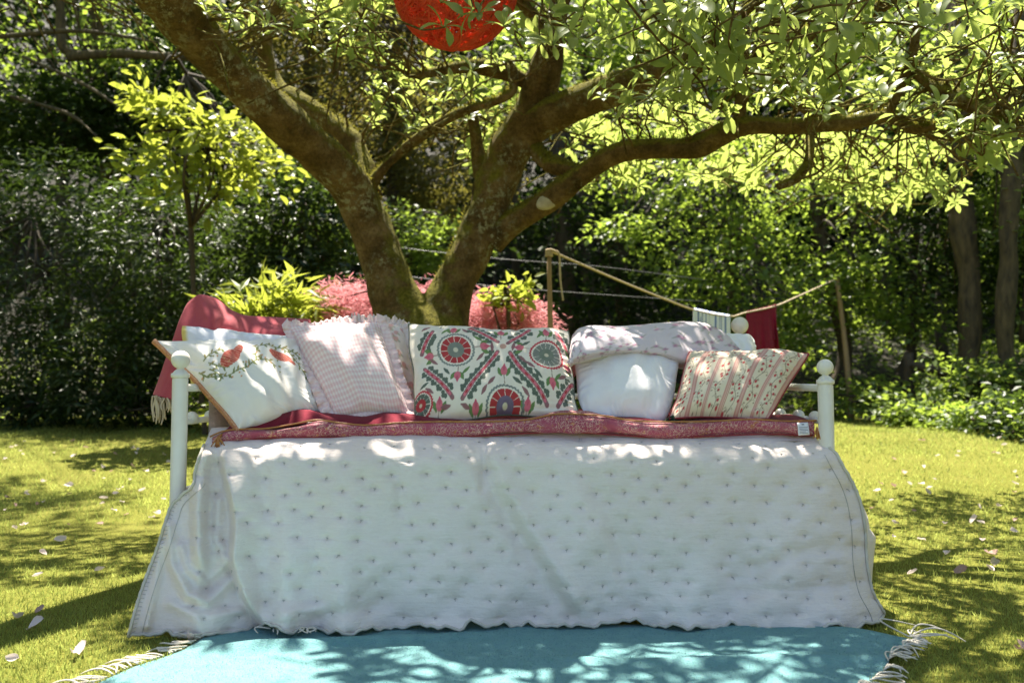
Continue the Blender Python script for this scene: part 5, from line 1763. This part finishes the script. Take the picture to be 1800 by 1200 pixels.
mb = MB(); mb.tube([W(967, 438, 5.98), W(975, 441, 5.97), W(983, 448, 5.97), W(985, 490, 5.97), W(988, 515, 5.97), W(990, 528, 5.97)], .0075, 7, res=5); mb.build('loose_end', M['rope'], lineo)
mb = MB()
for k in range(4):
    a = np.linspace(0, 6.283, 14)
    mb.tube(np.stack([lp[0] + .022 * np.cos(a), lp[1] + .022 * np.sin(a), np.full(14, lp[2] - .012 - .013 * k)], 1), .0075, 6)
mb.build('knot', M['rope'], lineo)
for y0, y1, lab in ((448, 492, 'upper grey wire stretched behind the right stem'), (497, 530, 'lower grey wire stretched above the red maple')):
    mb = MB(); mb.tube([W(690, y0 - 14, 8.4), W(880, y0 + 7, 8.4), W(1050, y0 + 20, 8.4), W(1240, y1, 8.4)], .003, 5, res=4)
    tag(mb.build('fence_wire', M['wire']), lab, 'wire')


def towel(name, label, pts, L, mat, colr=None, seed=0, flare=0.0, slant=0.0):
    """hung over the line: pts along the rope, L px drop"""
    n = 40
    q = np.array(pts, float)
    t = np.linspace(0, 1, n)
    x, y, d = [np.interp(t, np.linspace(0, 1, len(q)), q[:, i]) for i in range(3)]
    w = Wob(seed, 9, dim=1)
    rows = []
    for f in np.linspace(1, 0, 12):
        rows.append(Wv(x + 2, y + f * L * .8, d + .012 + .012 * f * w(t * 2)))
    for f in np.linspace(0, 1, 24)[1:]:
        rows.append(Wv(x + flare * f * (t - .0) + slant * f, y + f * L + 2 * f * np.sin(t * 7), d - .012 - .02 * f * w(t * 2 + 1) - .006 * np.sin(t * 20) * f))
    V = np.array(rows)
    V[11, :, 2] += .010
    cc = None
    if colr is not None:
        tt_ = np.tile(t, (len(rows), 1)).ravel()
        cc = lin(colr(tt_))
    o = tag(mesh_np(name, V.reshape(-1, 3), gridf(*V.shape[:2])[:, ::-1], M[mat], col=cc), label, 'towel', 'towels on the washing line')
    o.modifiers.new('t', 'SOLIDIFY').thickness = .006
    return o


def bluestripes(t):
    rgb = np.broadcast_to(np.array([222, 228, 246.]), (len(t), 3)).copy()
    for a, b in ((.10, .05), (.20, .02), (.30, .03), (.42, .05), (.55, .02), (.63, .04), (.75, .02), (.86, .06)):
        rgb = lay(rgb, (np.abs(t - a) < b / 2) * .9, (78, 104, 176))
    return rgb


M['stripe_towel'] = clothmat('striped_tea_towel', 500, .2, trans=.05)
towel('towel', 'small white towel with blue stripes pegged over the line', [(1219, 543, 7.68), (1250, 550, 7.9), (1281, 555, 8.09)], 46, 'stripe_towel', bluestripes, 201)
towel('towel', 'burgundy towel folded over the line near the right pole', [(1312, 548, 8.35), (1340, 542, 8.6), (1362, 536, 8.8)], 76, 'burgundy', None, 202, flare=6, slant=2)

# ================================================================== the red lantern
LC = W(800, -26, 3.5); LR = .26
lan = tag(empty('lantern', LC), 'scarlet openwork string ball lantern hanging in the leaves at the top', 'lantern')
r = np.random.default_rng(31)


def ringpts(n=40, rad_=LR):
    a = r.normal(size=3); a /= np.linalg.norm(a)
    b = np.cross(a, [0, 0, 1.01]); b /= np.linalg.norm(b); c = np.cross(a, b)
    off = r.normal(0, .38)
    off = np.clip(off, -.8, .8)
    t = np.linspace(0, 6.283, n)
    rr = rad_ * math.sqrt(1 - off * off)
    return LC + a * off * rad_ + rr * (np.cos(t)[:, None] * b + np.sin(t)[:, None] * c)


mb = MB()
for k in range(170):
    p = ringpts(36, LR * r.uniform(.985, 1.012))
    mb.tube(p, r.uniform(.0018, .0052), 5, cap=False)
tag(mb.build('string_shell', M['lantern'], lan), kind='stuff')
mb = MB(); mb.tube([LC + [0, 0, LR], LC + [.02, .02, LR + .25], LC + [.03, .1, LR + .6]], .003, 5, res=4); mb.build('hanging_cord', M['cord'], lan)

# ================================================================== fallen petals on the lawn
pm = []
r = np.random.default_rng(41)
for k in range(7):
    n1, n2 = 7, 5
    rows = []
    cu, tw_ = r.uniform(.2, 1.3), r.uniform(-.6, .6)
    for a in np.linspace(0, 1, n1):
        w = .30 * math.sin(min(1, a * 1.0) ** .7 * 3.05) ** .7 + .015
        rows.append([[w * b, a - .5, cu * (.22 * b * b * w * 3 + .35 * (a - .45) ** 2) + tw_ * b * (a - .5) * .5 + r.normal(0, .012)] for b in np.linspace(-1, 1, n2)])
    o = mesh_np('petal', np.array(rows).reshape(-1, 3), gridf(n1, n2), M['petal'] if k < 5 else M['brownpetal'])
    pm.append(o.data); bpy.data.objects.remove(o)
known = [(105, 955, 1), (62, 1108, 1.3), (28, 1096, 1), (145, 1152, 1.2), (128, 1160, 1), (66, 1020, .9), (70, 1082, .9), (22, 1170, .8), (130, 805, 1.4), (20, 790, 1), (95, 800, .8), (180, 825, 1.1), (165, 832, .9), (120, 857, 1.2),
         (40, 929, 1.1), (25, 934, .9), (200, 902, .7), (258, 832, 1), (298, 817, 1), (228, 848, .9), (150, 790, 1), (10, 902, .9), (75, 980, .8), (330, 1132, 1.1), (222, 910, .8), (175, 1010, .9),
         (1590, 835, 1), (1542, 868, 1.2), (1570, 858, 1), (1532, 899, 1), (1548, 854, .9), (1630, 870, 1), (1635, 862, .8), (1620, 855, .8), (1724, 925, 1), (1727, 957, 1.1), (1745, 981, 1.4), (1750, 998, 1.2), (1740, 1008, 1), (1605, 1015, 1.2),
         (1782, 940, 1), (1783, 870, 1), (1790, 1152, 1), (1665, 980, .9), (1570, 950, .8), (1690, 1010, 1.0), (1720, 895, .9), (1755, 895, .9), (1620, 955, .8), (1798, 1148, 1.2)]
spots = [(x, y, s) for x, y, s in known]
for _ in range(60):
    side = r.random() < .6
    spots.append((r.uniform(0, 300) if side else r.uniform(1560, 1800), r.uniform(770, 930), r.uniform(.6, 1.1)))
for i, (x, y, s) in enumerate(spots):
    d = 3.0
    for _ in range(30):
        p = W(x, y, d); g = float(gz(p[0], p[1]))
        d = d + (p[2] - g) * 1500 / max(60, y - 680) * .6
        d = min(max(d, 1.8), 11)
    p = W(x, y, d)
    o = link('petal', pm[r.integers(0, 7)])
    o.location = (p[0], p[1], float(gz(p[0], p[1])) + .020)
    o.rotation_euler = (r.normal(0, .35), r.normal(0, .35), r.uniform(0, 6.28))
    o.scale = [.050 * s * r.uniform(.7, 1.15)] * 3
    brown = o.data.materials[0] == M['brownpetal']
    where = ('in the foreground grass beside the rug' if d < 2.9 else 'on the grass level with the bed legs' if d < 3.9 else 'on the mown grass behind the bed legs' if d < 6 else 'far back on the lawn near the shrubs')
    side = 'left of the bed' if x < 900 else 'right of the bed'
    own = {0: 'bright white petal alone in the sunlit grass left of the quilt hem', 1: 'petal at the edge of the shade low in the left foreground', 3: 'largest pale petal lying left of the rug tassels',
           8: 'long pale petal in the shade midway along the left lawn', 13: 'petal catching light left of the draped quilt corner', 23: 'petal lying between the quilt corner and the rug tassels',
           34: 'pale petal on the shade edge right of the quilt side', 38: 'white petal standing on edge in the right lawn', 39: 'bright petal just below the upright one on the right lawn',
           40: 'long flat petal beneath two bright ones on the right lawn', 43: 'pinkish petal nearest the quilt on the right lawn shade', 46: 'petal cut by the right edge of the photo low down'}.get(i)
    tag(o, own or ('browned' if brown else 'pale') + ' fallen petal ' + where + ', ' + side, 'petal', 'petals fallen on the lawn')
bpy.context.view_layer.update()
